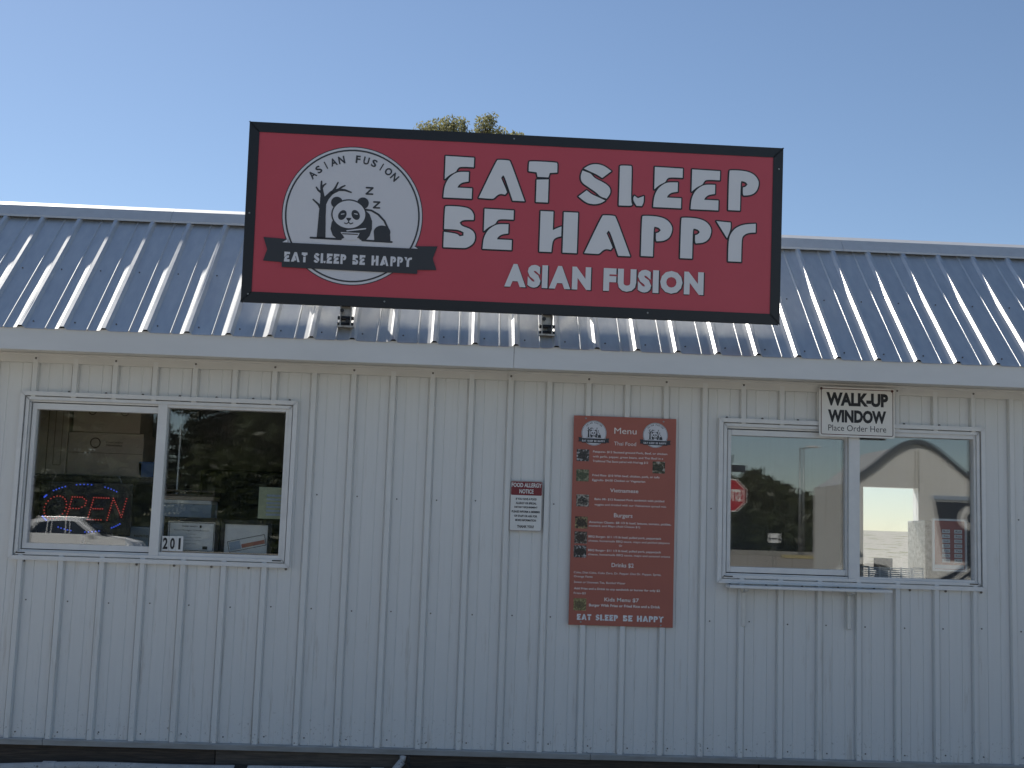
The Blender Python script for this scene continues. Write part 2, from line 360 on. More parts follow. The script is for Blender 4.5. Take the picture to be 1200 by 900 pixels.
for k0 in range(-4, 31, 4):
    k0 -= 0
    pr = wall_profile(k0, k0+4)
    x_lo, x_hi = pr[0][0], pr[-1][0]
    xs_ = sorted(set([q for h in HOLES for q in h[:2] if x_lo < q < x_hi]))
    pts = list(pr)
    for q in xs_:
        for i in range(len(pts)-1):
            if pts[i][0] < q < pts[i+1][0]:
                t = (q-pts[i][0])/(pts[i+1][0]-pts[i][0]); pts.insert(i+1, (q, pts[i][1]+t*(pts[i+1][1]-pts[i][1]))); break
    mb = MB(); hi = MB(); dy = random.uniform(-.0006, .0006)
    zt = Z1+.01
    for i in range(len(pts)-1):
        (xa, ya), (xb, yb) = pts[i], pts[i+1]; xm = (xa+xb)/2; spans = [(Z0-.005, zt)]
        for h in HOLES:
            if h[0] < xm < h[1]: spans = [(Z0-.005, h[2]), (h[3], zt)]
        for i_, (za, zb) in enumerate(spans): (hi if i_ else mb).poly([(xa, ya+dy, za), (xb, yb+dy, za), (xb, yb+dy, zb), (xa, ya+dy, zb)])
    mb.build('siding_panel', M['siding'], stand, origin=(0, 0, 0))
    if hi.f: hi.build('siding_panel', M['siding'], stand, origin=(0, 0, 0))
# lap edge of the middle panel joint: a thin proud strip on the rib crest
for k in (0, 4, 8, 12, 16, 20, 24):
    c = RIB0+k*PIT
    zr = [(Z0, Z1)]
    for a, b, c0, d0 in WIN:
        if a < c < b: zr = [(Z0, c0), (d0, Z1)]
    mb = MB()
    for za, zb in zr: MB().box(c+.0105, c+.0135, -.0255, -.0232, za, zb).build('lap_edge', M['siding'], stand)
# screws (all tiny, joined)
sc = MB()
def screw(x, y, z, r=.0052):
    sc.tube((x, y+.002, z), (x, y-.005, z), r, r*.7, 6)
for k in range(-4, 29):
    x = RIB0+k*PIT+.047
    for z in (.435, 1.155, 1.80):
        if any(a-.03 < x < b+.03 and c-.02 < z < d+.02 for a, b, c, d in WIN): continue
        if .6 < x < 1.26 and 1.1 < z < 2.33: continue
        screw(x+random.uniform(-.006, .006), 0, z+random.uniform(-.006, .006))
for k in range(-4, 30, 2): screw(RIB0+k*PIT, -.024, 2.532, .007)
for a, b, c, d in WIN:
    for i in range(8):
        x = a+.05+(b-a-.1)*i/7; screw(x, -.004, d+.006, .008); screw(x+.03, -.004, c-.008, .008)
sc.build('siding_screws', M['screw'], stand, kind='stuff')
# eave trim, soffit, fascia
XJ = .262
for a, b in ((BX0, XJ-.02), (XJ-.018, BX1)):
    MB().prism([(-.004, 2.507), (-.023, 2.507), (-.023, 2.548), (-.030, 2.553), (-.030, 2.562), (-.004, 2.562)], 'x', a, b).build('eave_trim', M['trim'], stand)
MB().box(BX0, BX1, -.3335, -.0, 2.5635, 2.575).build('soffit', M['trim'], stand)
for a, b in ((BX0-.05, XJ-.001), (XJ+.001, BX1+.05)):
    MB().box(a, b, -.352, -.334, 2.536, 2.664).build('fascia', M['fascia'], stand, bevel=.002)
# base flashing and skirt boards
for a, b in ((BX0, -2.28), (-2.277, .78), (.783, BX1)):
    MB().prism([(.0, .3985), (-.027, .3985), (-.031, .392), (-.024, .364), (.0, .364)], 'x', a, b).build('base_flashing', M['flash'], stand)
for a, b, ma, dy in ((BX0, -1.33, 'wood', 0), (-1.325, -.30, 'wood2', -.004), (-.295, 1.75, 'wood', .002), (1.755, BX1, 'wood', -.002)):
    MB().box(a, b, .010+dy, .05+dy, .10, .362).build('skirt_board', M[ma], stand, bevel=.004)
# inner shell
inn = MB()
def panel_with_holes(mb, x0, x1, z0, z1, holes, y0, y1):
    xs = sorted(set([x0, x1]+[h[0] for h in holes]+[h[1] for h in holes]))
    for a, b in zip(xs[:-1], xs[1:]):
        h = [q for q in holes if q[0] <= a and b <= q[1]]
        if h: mb.box(a, b, y0, y1, z0, h[0][2]); mb.box(a, b, y0, y1, h[0][3], z1)
        else: mb.box(a, b, y0, y1, z0, z1)
panel_with_holes(inn, BX0+.05, BX1-.05, .42, 2.55, HOLES, .02, .085)
inn.build('inner_wall', M['inwall'], stand)
BW = (3.225, 3.685, 1.22, 2.095)
bw = MB(); panel_with_holes(bw, BX0+.005, BX1-.005, .36, 2.86, [BW], BD, BD+.08); bw.build('back_wall', M['siding'], stand)
MB().ring(BW[0]-.04, BW[1]+.04, BW[2]-.04, BW[3]+.04, .045, BD-.02, BD+.10).build('back_window_frame', M['vinyl'], stand)
MB().box(BW[0], BW[1], BD+.035, BD+.04, BW[2], BW[3]).build('back_window_pane', M['glass'], stand)
MB().box(BX0+.005, BX1-.005, .022, BD, .365, .44).build('floor', M['infloor'], stand)
MB().box(BX0+.05, BX1-.05, .09, BD, 2.555, 2.575).build('inner_ceiling', M['inwall'], stand)
for x0, x1 in ((BX0, BX0+.05), (BX1-.05, BX1)):
    MB().prism([(0.004, .38), (BD+.08, .38), (BD+.08, 2.86), (.62, 3.54), (.56, 3.50), (-.30, 2.69), (-.30, 2.58), (.004, 2.58)], 'x', x0, x1).build('gable_wall', M['siding'], stand)
# roof
EY, EZ, RY, RZ = -.362, 2.653, .60, 3.563
ang = math.atan2(RZ-EZ, RY-EY); L = math.hypot(RZ-EZ, RY-EY)
def rp(x, s, h): return (x, EY+s*math.cos(ang)-h*math.sin(ang), EZ+s*math.sin(ang)+h*math.cos(ang))
RPIT = .2278; RR0 = -2.463
def roof_profile(k0, k1):
    p = []; H = .021
    for k in range(k0, k1):
        c = RR0+k*RPIT; e = c+RPIT
        p += [(c, H), (c+.009, H), (c+.024, .0), (e-.100, 0), (e-.094, .0080), (e-.091, .0083), (e-.085, .0008), (e-.066, .0008), (e-.046, .0016), (e-.022, .0048), (e-.009, H)]
    p.append((RR0+k1*RPIT, H)); return p
for k0 in range(-8, 31, 4):
    pr = roof_profile(k0, k0+4); mb = MB()
    if pr[-1][0] < BX0-.3 or pr[0][0] > BX1+.4: continue
    rows = 6; tw = [random.uniform(-.0006, .0006) for _ in range(rows+1)]
    for j in range(rows+1):
        s = L*j/rows
        for x, h in pr: mb.v.append(rp(x, s, h+tw[j]*(0 if j in (0, rows) else 1)))
    nn = len(pr)
    for j in range(rows):
        for i in range(nn-1): mb.f.append((j*nn+i, j*nn+i+1, (j+1)*nn+i+1, (j+1)*nn+i))
    mb.build('roof_panel', M['galv'], stand)
rs = MB()
for k in range(-6, 30):
    for s in (.07, .62):
        x = RR0+k*RPIT+.05; a = rp(x, s, -.001); b = rp(x, s, .005); rs.tube(a, b, .0052, .004, 6)
rs.build('roof_screws', M['screw'], stand, kind='stuff')
MB().prism([(EY+.02, EZ-.012), (RY, RZ-.02), (RY+.03, RZ-.02), (RY+.03, RZ-.10), (EY+.16, EZ-.012)], 'x', BX0-.02, BX1+.02).build('roof_deck', M['wood2'], stand)
for a, b in ((BX0-.1, -1.9), (-1.898, 2.39), (2.392, BX1+.1)):
    p0 = rp(0, L-.115, .026); p1 = rp(0, L-.022, .032)
    MB().prism([(p0[1], p0[2]), (p0[1]-.004, p0[2]-.014), (p0[1]-.002, p0[2]-.014), (p0[1]+.004, p0[2]-.002), (p1[1], p1[2]-.004), (.665, 3.602), (.76, 3.585), (.76, 3.590), (.665, 3.612), (.63, 3.614), (p1[1]-.004, p1[2]+.006)], 'x', a, b).build('ridge_cap', M['galv2'], stand)
MB().prism([(.655, 3.595), (BD+.3, 2.862), (BD+.3, 2.84), (.64, 3.56)], 'x', BX0-.1, BX1+.1).build('back_roof', M['galv'], stand)

# windows: outer casing pieces, frame, fixed side and sliding sash
def window(ix, glass_l, glass_r):
    x0, x1, z0, z1 = WIN[ix]
    wn = bpy.data.objects.new('window', None); col.objects.link(wn); wn.parent = stand; wn.location = ((x0+x1)/2, 0, z0)
    og = wn.location.copy()
    c = .022; gp = .0004
    for q in ([(x0, z0), (x1, z0), (x1-c, z0+c), (x0+c, z0+c)], [(x1, z0+gp), (x1, z1-gp), (x1-c, z1-c-gp), (x1-c, z0+c+gp)],
              [(x1, z1), (x0, z1), (x0+c, z1-c), (x1-c, z1-c)], [(x0, z1-gp), (x0, z0+gp), (x0+c, z0+c+gp), (x0+c, z1-c-gp)]):
        MB().prism(q, 'y', -.036, -.002).build('casing', M['vinyl'], wn, origin=og, bevel=.0012)
    MB().ring(x0+c-.004, x1-c+.004, z0+c-.004, z1-c+.004, .016, .040, .066).build('frame_gap', M['dark'], wn, origin=og)
    e = c+.0085
    MB().ring(x0+e, x1-e, z0+e, z1-e, .014, -.024, .07).build('frame', M['vinyl'], wn, origin=og, bevel=.002)
    e2_ = e+.014
    (gx0, gx1, gz0, gz1) = glass_r; (hx0, hx1, hz0, hz1) = glass_l
    xm = (hx1+gx0)/2
    # fixed light on the right: bead standing back from the frame
    f = MB(); xa, xb, za, zb = xm-.026, x1-e2_-.001, z0+e2_+.001, z1-e2_-.001
    f.box(xa, gx0, -.020, .05, za, zb); f.box(gx1, xb, -.012, .05, za, zb); f.box(gx0, gx1, -.012, .05, za, gz0); f.box(gx0, gx1, -.012, .05, gz1, zb)
    f.build('fixed_sash', M['vinyl'], wn, origin=og, bevel=.002)
    for yy in (.018, .034):
        MB().box(gx0-.006, gx1+.006, yy, yy+.004, gz0-.006, gz1+.006).build('pane', M['glass'], wn, origin=og).rotation_euler.z = .0016*(yy > .03)
    # inner track step, then the sliding sash set deeper
    xl, xr = x0+e2_+.001, xm-.0265
    t = MB(); w3 = .011
    t.box(xl, xr, -.006, .03, z1-e2_-.001-w3, z1-e2_-.001); t.box(xl, xr, -.006, .03, z0+e2_+.001, z0+e2_+.001+w3); t.box(xl, xl+w3*.7, -.006, .03, z0+e2_+.002+w3, z1-e2_-.002-w3)
    t.build('track', M['vinyl'], wn, origin=og, bevel=.0012)
    xa, xb = xl+w3*.7+.006, xr; za, zb = z0+e2_+w3+.006, z1-e2_-w3-.006
    f = MB(); f.box(xa, hx0, .008, .058, za, zb); f.box(hx1, xb, .008, .058, za, zb); f.box(hx0, hx1, .008, .058, za, hz0); f.box(hx0, hx1, .008, .058, hz1, zb)
    f.build('sliding_sash', M['vinyl'], wn, origin=og, bevel=.003)
    MB().ring(xl, xm-.022, z0+e2_, z1-e2_, .026, .060, .068).build('track_gap', M['dark'], wn, origin=og)
    for yy in (.028, .044):
        MB().box(hx0-.006, hx1+.006, yy, yy+.004, hz0-.006, hz1+.006).build('pane', M['glass'], wn, origin=og).rotation_euler.z = -.0016*(yy > .04)
    for xa in (x0+c+.018, x1-c-.075):
        MB().box(xa, xa+.05, -.0275, -.025, z0+e+.005, z0+e+.011).build('weep_slot', M['dark'], wn, origin=og)
    return wn
window(0, (-2.465, -1.769, 1.476, 2.241), (-1.714, -1.036, 1.448, 2.275))
window(1, (1.572, 2.251, 1.472, 2.237), (2.327, 3.010, 1.437, 2.262))
# serving ledge under the walk-up window
lg = bpy.data.objects.new('serving_ledge', None); col.objects.link(lg); lg.parent = stand; lg.location = (2.0, 0, 1.35)
MB().box(1.54, 2.48, -.135, -.021, 1.352, 1.369).build('ledge_board', M['vinyl'], lg, origin=(2.0, 0, 1.35), bevel=.003)
for x in (1.645, 2.262):
    MB().prism([(-.020, 1.350), (-.11, 1.350), (-.11, 1.342), (-.028, 1.325), (-.028, 1.135), (-.020, 1.130)], 'x', x-.011, x+.011).build('ledge_bracket', M['trim'], lg, origin=(2.0, 0, 1.35), bevel=.0015)

# ------------------------------------------------------------------ letter shapes of the shop lettering (unit box)
GL = {
 'E': [[(.02, 1), (1, .99), (1, .76), (.52, .76), (.44, .70), (.40, .63), (.20, .56), (.02, .44)],
       [(0, 0), (.02, .26), (.14, .46), (.34, .585), (.52, .635), (.84, .64), (.84, .41), (.62, .38), (.50, .31), (.47, .25), (.97, .25), (.97, 0)]],
 'A': [[(0, .03), (.36, .98), (.40, 1), (.62, 1), (.66, .97), (1, 0), (.74, 0), (.55, .58), (.51, .62), (.47, .55), (.57, .31), (.61, .20), (.57, .14), (.48, .16), (.40, .12), (.33, .03), (.28, .02)]],
 'T': [[(0, .97), (.04, 1), (.96, 1), (1, .97), (1, .75), (.74, .73), (.70, .62), (.32, .62), (.28, .73), (0, .75)],
       [(.29, .55), (.71, .57), (.71, 0), (.29, 0)]],
 'S': [[(.14, .87), (.30, .96), (.50, 1), (.75, .97), (1, .84), (.72, .66), (.55, .74), (.35, .80)],
       [(.10, .82), (.04, .68), (.08, .53), (.30, .42), (.55, .30), (.68, .2), (.88, .16), (1, .3), (.97, .44), (.8, .54), (.5, .64), (.42, .7), (.36, .755), (.22, .79)],
       [(0, .18), (.25, .34), (.42, .24), (.6, .19), (.84, .11), (.7, .04), (.5, 0), (.25, .03)]],
 'L': [[(0, .98), (.05, 1), (.45, 1), (.48, .97), (.48, .14), (.54, .03), (.48, 0), (0, 0)],
       [(.57, .2), (.62, .26), (.76, .20), (1, .26), (1, .10), (.93, .01), (.72, .01), (.6, .11)]],
 'P': [[(0, 0), (0, .97), (.04, 1), (.5, 1), (.8, .94), (.97, .8), (1, .68), (.93, .5), (.75, .40), (.5, .38), (.47, .42), (.47, .58), (.56, .60), (.62, .66), (.56, .72), (.42, .74), (.39, .70), (.39, 0)]],
 'B': [[(0, .44), (0, .97), (.04, 1), (.5, 1), (.8, .96), (.93, .82), (.92, .69), (.58, .68), (.48, .61), (.55, .53), (.8, .48), (.95, .40), (1, .27), (.95, .12), (.75, .01), (.60, 0), (0, 0), (0, .37), (.42, .34), (.5, .28), (.62, .30), (.62, .38), (.45, .44)]],
 'H': [[(0, 0), (0, 1), (.34, 1), (.34, .54), (.46, .60), (.57, .64), (.57, .40), (.42, .36), (.34, .27), (.32, 0)],
       [(.62, 0), (.62, 1), (1, 1), (1, 0)]],
 'Y': [[(0, 1), (.36, .98), (.37, .82), (.28, .58)],
       [(.32, 0), (.32, .55), (.38, .72), (.5, .86), (.7, .95), (1, .98), (1, .76), (.8, .74), (.68, .66), (.65, .55), (.65, 0)]],
}
def soften(q, lim=52, it=2):
    for _ in range(it):
        out = []; n = len(q)
        for i in range(n):
            a, b, c = Vector(q[i-1]), Vector(q[i]), Vector(q[(i+1) % n]); u = b-a; v = c-b
            if u.length > 1e-6 and v.length > 1e-6 and abs(u.angle_signed(v)) < R(lim): out += [tuple(b-u*.25), tuple(b+v*.25)]
            else: out.append(tuple(b))
        q = out
    return q
def glyph(ch, x0, x1, z0, z1): return [soften([(x0+p[0]*(x1-x0), z0+p[1]*(z1-z0)) for p in q]) for q in GL[ch]]

# ------------------------------------------------------------------ roof sign
SW, SH, SDP, SK = 3.061, 1.0205, .05, .9935
yw, ti = .0148986, .0549733
ex = Vector((math.cos(yw), math.sin(yw), 0)); nv = Vector((math.sin(yw), -math.cos(yw), 0))
e2 = Vector((0, 0, math.cos(ti))) + nv*math.sin(ti); nrm = ex.cross(e2)
sgn = thing('roof_sign', 'large red roof sign reading EAT SLEEP BE HAPPY ASIAN FUSION with panda emblem', 'sign')
sc0 = Vector((.2506, -.345, 3.3646)) - ex*SW*SK/2 - e2*SH*SK/2
mm = Matrix((ex, -nrm, e2)).transposed().to_4x4(); mm.translation = sc0; sgn.matrix_world = mm @ Matrix.Scale(SK, 4)
MB().box(.012, SW-.012, .012, SDP-.006, .012, SH-.012).build('cabinet', M['black'], sgn)
MB().box(.02, SW-.02, SDP-.004, SDP, .02, SH-.02).build('back_panel', M['alu'], sgn)
MB().box(.045, SW-.045, .004, .010, .045, SH-.045).build('face', M['red'], sgn)
fr = MB(); fr.ring(0, SW, 0, SH, .050, .0, SDP-.008); fr.build('border_frame', M['black'], sgn, bevel=.004)
for u, v in ((.035, .04), (.8, .03), (2.3, .03), (.02, .5), (SW-.02, .9), (1.5, SH-.02)):
    MB().tube((u, .001, v), (u, -.004, v), .006, .004, 8).build('rivet', M['pole'], sgn)
# big letters
BIG = [('E', 1.105, 1.279, .637, .885), ('A', 1.306, 1.577, .637, .878), ('T', 1.586, 1.758, .636, .879), ('S', 1.877, 2.070, .637, .882), ('L', 2.111, 2.262, .639, .880), ('E', 2.310, 2.484, .639, .881), ('E', 2.527, 2.701, .637, .877), ('P', 2.746, 2.930, .642, .884),
       ('B', 1.116, 1.304, .351, .597), ('E', 1.339, 1.517, .352, .591), ('H', 1.663, 1.886, .351, .593), ('A', 1.921, 2.194, .347, .586), ('P', 2.247, 2.433, .352, .594), ('P', 2.474, 2.660, .350, .594), ('Y', 2.679, 2.917, .344, .582)]
for ch, a, b, c, d in BIG:
    lt = MB(); ou = MB()
    for q in glyph(ch, a+.004, b-.004, c+.004, d-.004):
        flat(lt, q, -.0012); stroke(ou, q, .017, .0030, closed=True)
    lo = lt.build('letter', M['swhite'], sgn); ou.build('letter_outline', M['black'], lo)
def word_letters(body, x0, x1, z0, z1, bold, gap=.10):
    ws = []
    for ch in body:
        vs, fs = text_polys(ch, bold); ws.append(max(v[0] for v in vs)-min(v[0] for v in vs))
    k = (x1-x0)/(sum(ws)+gap*(len(body)-1)); c = x0
    for ch, w_ in zip(body, ws):
        yield ch, c, c+w_*k; c += (w_+gap)*k
for body, a, b in (('ASIAN', 1.474, 1.968), ('FUSION', 2.040, 2.618)):
    for ch, x0, x1 in word_letters(body, a, b, .146, .277, .065, .06):
        l_ = MB(); add_text(l_, ch, x0, x1, .146, .277, -.0012, .065); l_ = l_.build('tagline_letter', M['swhite'], sgn)
        k_ = MB(); add_text(k_, ch, x0-.001, x1+.007, .141, .276, .0018, .046); k_.build('letter_shadow', M['black'], l_)

def emblem(parent, scale, off, fine=True):
    """round panda emblem with ribbon, drawn in sign units about its own centre"""
    CX, CZ = .599, .511
    def put(mb, name, ma):
        mb.v = [((x-CX)*scale+off[0], y*(1 if fine else .5)+off[1], (z-CZ)*scale+off[2]) for x, y, z in mb.v]
        return mb.build(name, ma, parent, kind='stuff' if name in ('ribbon_letters', 'emblem_arc_text', 'emblem_tree', 'emblem_eyelids', 'ribbon_fold', 'emblem_features', 'emblem_panda') else None)
    d = MB(); flat(d, ell(CX, CZ, .398, .398, 80), .0028); put(d, 'emblem_edge', M['sdark'])
    d = MB(); flat(d, ell(CX, CZ, .393, .393, 80), .0012); put(d, 'emblem_disc', M['sgrey'])
    d = MB(); annulus(d, CX, CZ, .3715, .3805, -.0002); put(d, 'emblem_ring', M['sdark'])
    # tree
    t = MB(); y = -.0004
    stroke(t, [(.428, .374), (.4285, .50), (.430, .575), (.428, .61)], [.050, .040, .036, .030], y, joint=False)
    stroke(t, [(.432, .57), (.448, .605), (.475, .637), (.515, .657), (.55, .656), (.586, .645)], [.030, .027, .022, .016, .012, .008], y)
    stroke(t, [(.428, .60), (.421, .64), (.416, .67), (.416, .700)], [.026, .018, .012, .009], y)
    stroke(t, [(.418, .66), (.428, .677), (.441, .688)], [.012, .010, .007], y)
    stroke(t, [(.420, .635), (.400, .648), (.388, .665)], [.014, .011, .008], y)
    stroke(t, [(.478, .637), (.496, .667), (.509, .698)], [.016, .012, .008], y)
    stroke(t, [(.512, .656), (.53, .672), (.549, .682)], [.012, .010, .008], y)
    stroke(t, [(.424, .535), (.405, .567), (.373, .594)], [.016, .012, .008], y)
    stroke(t, [(.369, .375), (.54, .374)], .011, y); stroke(t, [(.66, .373), (.827, .371)], .011, y)
    put(t, 'emblem_tree', M['sdark'])
    p = MB()
    body = [(.515, .377), (.492, .395), (.479, .43), (.484, .47), (.505, .50), (.56, .505), (.62, .53), (.665, .550), (.695, .525), (.711, .485), (.712, .44), (.700, .40), (.682, .377), (.648, .375), (.640, .385), (.560, .385), (.548, .377)]
    flat(p, body, -.0012)
    flat(p, ell(.508, .583, .033, .033, 24), -.0014); flat(p, ell(.655, .586, .033, .033, 24), -.0015)
    flat(p, ell(.579, .5175, .100, .087, 40), -.0022)
    stroke(p, [(.668, .550), (.705, .546), (.745, .525), (.780, .490), (.803, .445), (.812, .40), (.814, .375)], .011, -.0006)
    flat(p, ell(.770, .425, .047, .038, 24, 0, -10, 190) + [(.728, .376), (.810, .376)], -.0016)
    for a, b, c in (((.670, .676), (.706, .676), 0), ):
        pass
    for (x, z, s) in ((.671, .640, .036), (.716, .563, .033)):
        stroke(p, [(x, z+s), (x+s, z+s), (x, z), (x+s, z)], .0095, -.0005)
    put(p, 'emblem_panda', M['sdark'])
    h = MB(); flat(h, ell(.579, .5175, .092, .079, 40), -.0030)
    flat(h, [(.536, .414), (.644, .414), (.636, .394), (.620, .371), (.568, .371), (.552, .394)], -.0032)
    stroke(h, [(.572, .423), (.676, .440)], .007, -.0034)
    put(h, 'emblem_face', M['sgrey'])
    k = MB()
    flat(k, ell(.542, .512, .022, .030, 20, -28), -.0040); flat(k, ell(.617, .516, .022, .030, 20, 28), -.0040)
    flat(k, [(.564, .497), (.594, .498), (.588, .484), (.579, .480), (.570, .484)], -.0040)
    stroke(k, [(.579, .482), (.579, .472), (.568, .463), (.556, .467)], .006, -.0041); stroke(k, [(.579, .472), (.590, .463), (.603, .469)], .006, -.0041)
    stroke(k, [(.548, .405), (.632, .405)], .006, -.0041)
    stroke(k, [(.530, .417), (.650, .417)], .005, -.0041)
    put(k, 'emblem_features', M['sdark'])
    e = MB(); stroke(e, [(.536, .516), (.552, .519)], .005, -.0052); stroke(e, [(.610, .523), (.626, .520)], .005, -.0052); put(e, 'emblem_eyelids', M['sgrey'])
    # arc lettering
    a = MB(); word = 'ASIAN FUSION'; a0, a1 = 136.5, 45.5
    for i, ch in enumerate(word):
        if ch == ' ': continue
        th = R(a0+(a1-a0)*i/(len(word)-1)); s = MB(); wd = .014 if ch == 'I' else .040
        wd = {'I': .0065, 'F': .026, 'S': .030, 'N': .036, 'U': .033, 'O': .040}.get(ch, .038)
        add_text(s, ch, -wd/2, wd/2, -.022, .022, -.0006, .030)
        c, sn = math.cos(th-math.pi/2), math.sin(th-math.pi/2); rr = .326
        b = len(a.v); a.v += [(CX+rr*math.cos(th)+x*c-z*sn, y, CZ+rr*math.sin(th)+x*sn+z*c) for x, y, z in s.v]; a.f += [tuple(b+q for q in f) for f in s.f]
    put(a, 'emblem_arc_text', M['sdark'])
    r = MB()
    flat(r, [(.106, .366), (.245, .360), (.245, .226), (.110, .232), (.130, .297)], -.0044); flat(r, [(1.087, .357), (.950, .352), (.950, .216), (1.086, .221), (1.063, .287)], -.0045)
    flat(r, [(.213, .340), (.976, .338), (.978, .194), (.216, .200)], -.0056)
    put(r, 'ribbon', M['sdark'])
    f = MB(); flat(f, [(.213, .341), (.243, .341), (.243, .362)], -.0054); flat(f, [(.976, .339), (.948, .339), (.948, .356)], -.0054); put(f, 'ribbon_fold', M['sgrey'])
    x = MB(); cur = .227; adv = (.740)/16.6
    for ch in 'EAT SLEEP BE HAPPY':
        wd = {'A': 1.25, 'H': 1.0, 'Y': 1.1, 'L': .72, ' ': .62}.get(ch, .82)
        if ch != ' ':
            for q in glyph(ch, cur, cur+adv*wd*.88, .232, .288): flat(x, q, -.0064)
        cur += adv*wd*1.06
    put(x, 'ribbon_letters', M['sgrey'])
emblem(sgn, 1.0, (.599, 0, .511))
# mounting brackets
for u in (.585, 1.728):
    bk = bpy.data.objects.new('bracket', None); col.objects.link(bk); bk.parent = sgn; bk.location = (u, .03, 0)
    f = MB()
    f.box(-.032, -.026, -.022, .022, -.115, .01); f.box(.026, .032, -.022, .022, -.115, .01); f.box(-.026, .026, .016, .022, -.115, .01)
    f.box(-.046, .046, -.035, .030, -.125, -.115)
    f.build('foot', M['steel'], bk)
    b = MB(); b.tube((-.045, 0, -.07), (.045, 0, -.07), .011, n=8); b.tube((-.045, -.012, -.105), (.045, -.012, -.105), .009, n=8); b.tube((-.02, -.02, -.03), (-.02, -.034, -.03), .012, n=6); b.tube((.012, -.02, -.09), (.012, -.034, -.09), .012, n=6)
    b.build('bolts', M['black'], bk, kind='stuff')
    s = MB(); s.box(-.02, .02, .022, .052, .0, .92); s.build('rail', M['steel'], bk)
    for t0, t1 in (((0, .05, .86), (0.0, .66, .46)), ((0, .05, .36), (-.0, .40, .21))):
        MB().tube(t0, t1, .02, n=6).build('strut', M['steel'], bk)
    for sx in (-1, 1): MB().tube((0, .05, .26), (sx*.26, .24, .06), .018, n=6).build('strut', M['steel'], bk)

# ------------------------------------------------------------------ menu board
mx0, mz0, mw, mh = .637, 1.112, .601, 1.204
menu = thing('menu_board', 'tall red menu board on the wall left of the walk-up window', 'menu board', (mx0, -.026, mz0))
MB().box(0, mw, 0, .006, 0, mh).build('board', M['menu'], menu, bevel=.001)
for x, z in ((.07, mh-.015), (mw-.075, mh-.018), (.07, .018), (mw-.07, .012)): MB().tube((x, .002, z), (x, -.004, z), .006, .004, 8).build('screw', M['pole'], menu)
emblem(menu, .185, (.119, -.0025, 1.104), False); emblem(menu, .185, (.479, -.0025, 1.104), False)
hd = MB(); y = -.0015
add_line(hd, 'Menu', .238, .368, 1.105, .036, y, .0); add_line(hd, 'Thai Food', .238, .367, 1.037, .022, y)
add_line(hd, 'Vietnamese', .221, .386, .764, .022, y, .010); add_line(hd, 'Burgers', .247, .355, .620, .024, y, .008)
add_line(hd, 'Drinks $2', .240, .368, .335, .023, y, .014); add_line(hd, 'Kids Menu $7', .203, .402, .139, .021, y, .014)
hd.build('headings', M['mtext'], menu, kind='stuff')
tx = MB(); cp = .0115
for s, a, b, z, bo in (('Patapow- $12 Sauteed ground Pork, Beef, or chicken', .116, .551, .991, .006), ('with garlic, pepper, green beans, and Thai Basil in a', .116, .527, .963, .0), ('Traditional Thai Sauce paired with fried egg $12', .116, .440, .936, .006),
    ('Fried Rice- $10 With beef, chicken, pork, or tofu', .116, .507, .854, .008), ('Eggrolls- $4.00 Chicken or Vegetarian', .116, .425, .826, .008),
    ('Bahn Mi- $12 Roasted Pork sandwich with pickled', .132, .538, .716, .008), ('veggies and drizzled with our Vietnamese spread mix.', .132, .552, .685, .0),
    ('American Classic- $8 1/3 lb beef, lettuce, tomato, pickles,', .103, .580, .583, .008), ('mustard, and Mayo (Add Cheese $1)', .103, .400, .562, .0),
    ('BBQ Burger- $11 1/3 lb beef, pulled pork, pepperjack', .102, .525, .500, .008), ('cheese, homemade BBQ sauce, mayo and pickled jalapeno', .102, .574, .476, .0), ('Or', .280, .300, .452, .0),
    ('BBQ Burger- $11 1/3 lb beef, pulled pork, pepperjack', .102, .525, .422, .008), ('cheese, homemade BBQ sauce, mayo and caramel onions', .102, .578, .398, .0),
    ('Coke, Diet Coke, Coke Zero, Dr. Pepper, Diet Dr. Pepper, Sprite,', .023, .528, .293, .0), ('Orange Fanta', .024, .132, .270, .0), ('Sweet or Unsweet Tea, Bottled Water', .025, .322, .238, .0),
    ('Add Fries and a Drink to any sandwich or burger for only $2', .026, .523, .202, .012), ('Fries-$3', .026, .094, .175, .0), ('Burger With Fries or Fried Rice and a Drink', .115, .526, .108, .016)):
    add_line(tx, s, a, b, z, cp*(1.25 if bo > .014 else 1.0), y, bo+.008)
tx.build('menu_text', M['mtext'], menu, kind='stuff')
ft = MB()
for wd, a, b in (('EAT', .046, .132), ('SLEEP', .153, .286), ('BE', .312, .370), ('HAPPY', .392, .549)):
    ws = [{'A': 1.1, 'H': 1.0, 'Y': 1.0}.get(c, .85) for c in wd]; tot = sum(ws); c0 = a
    for ch, q in zip(wd, ws):
        k = (b-a)*q/tot
        for pl in glyph(ch, c0+.001, c0+k*.92, .029, .063): flat(ft, pl, y)
        c0 += k
ft.build('footer_letters', M['swhite'], menu, kind='stuff')
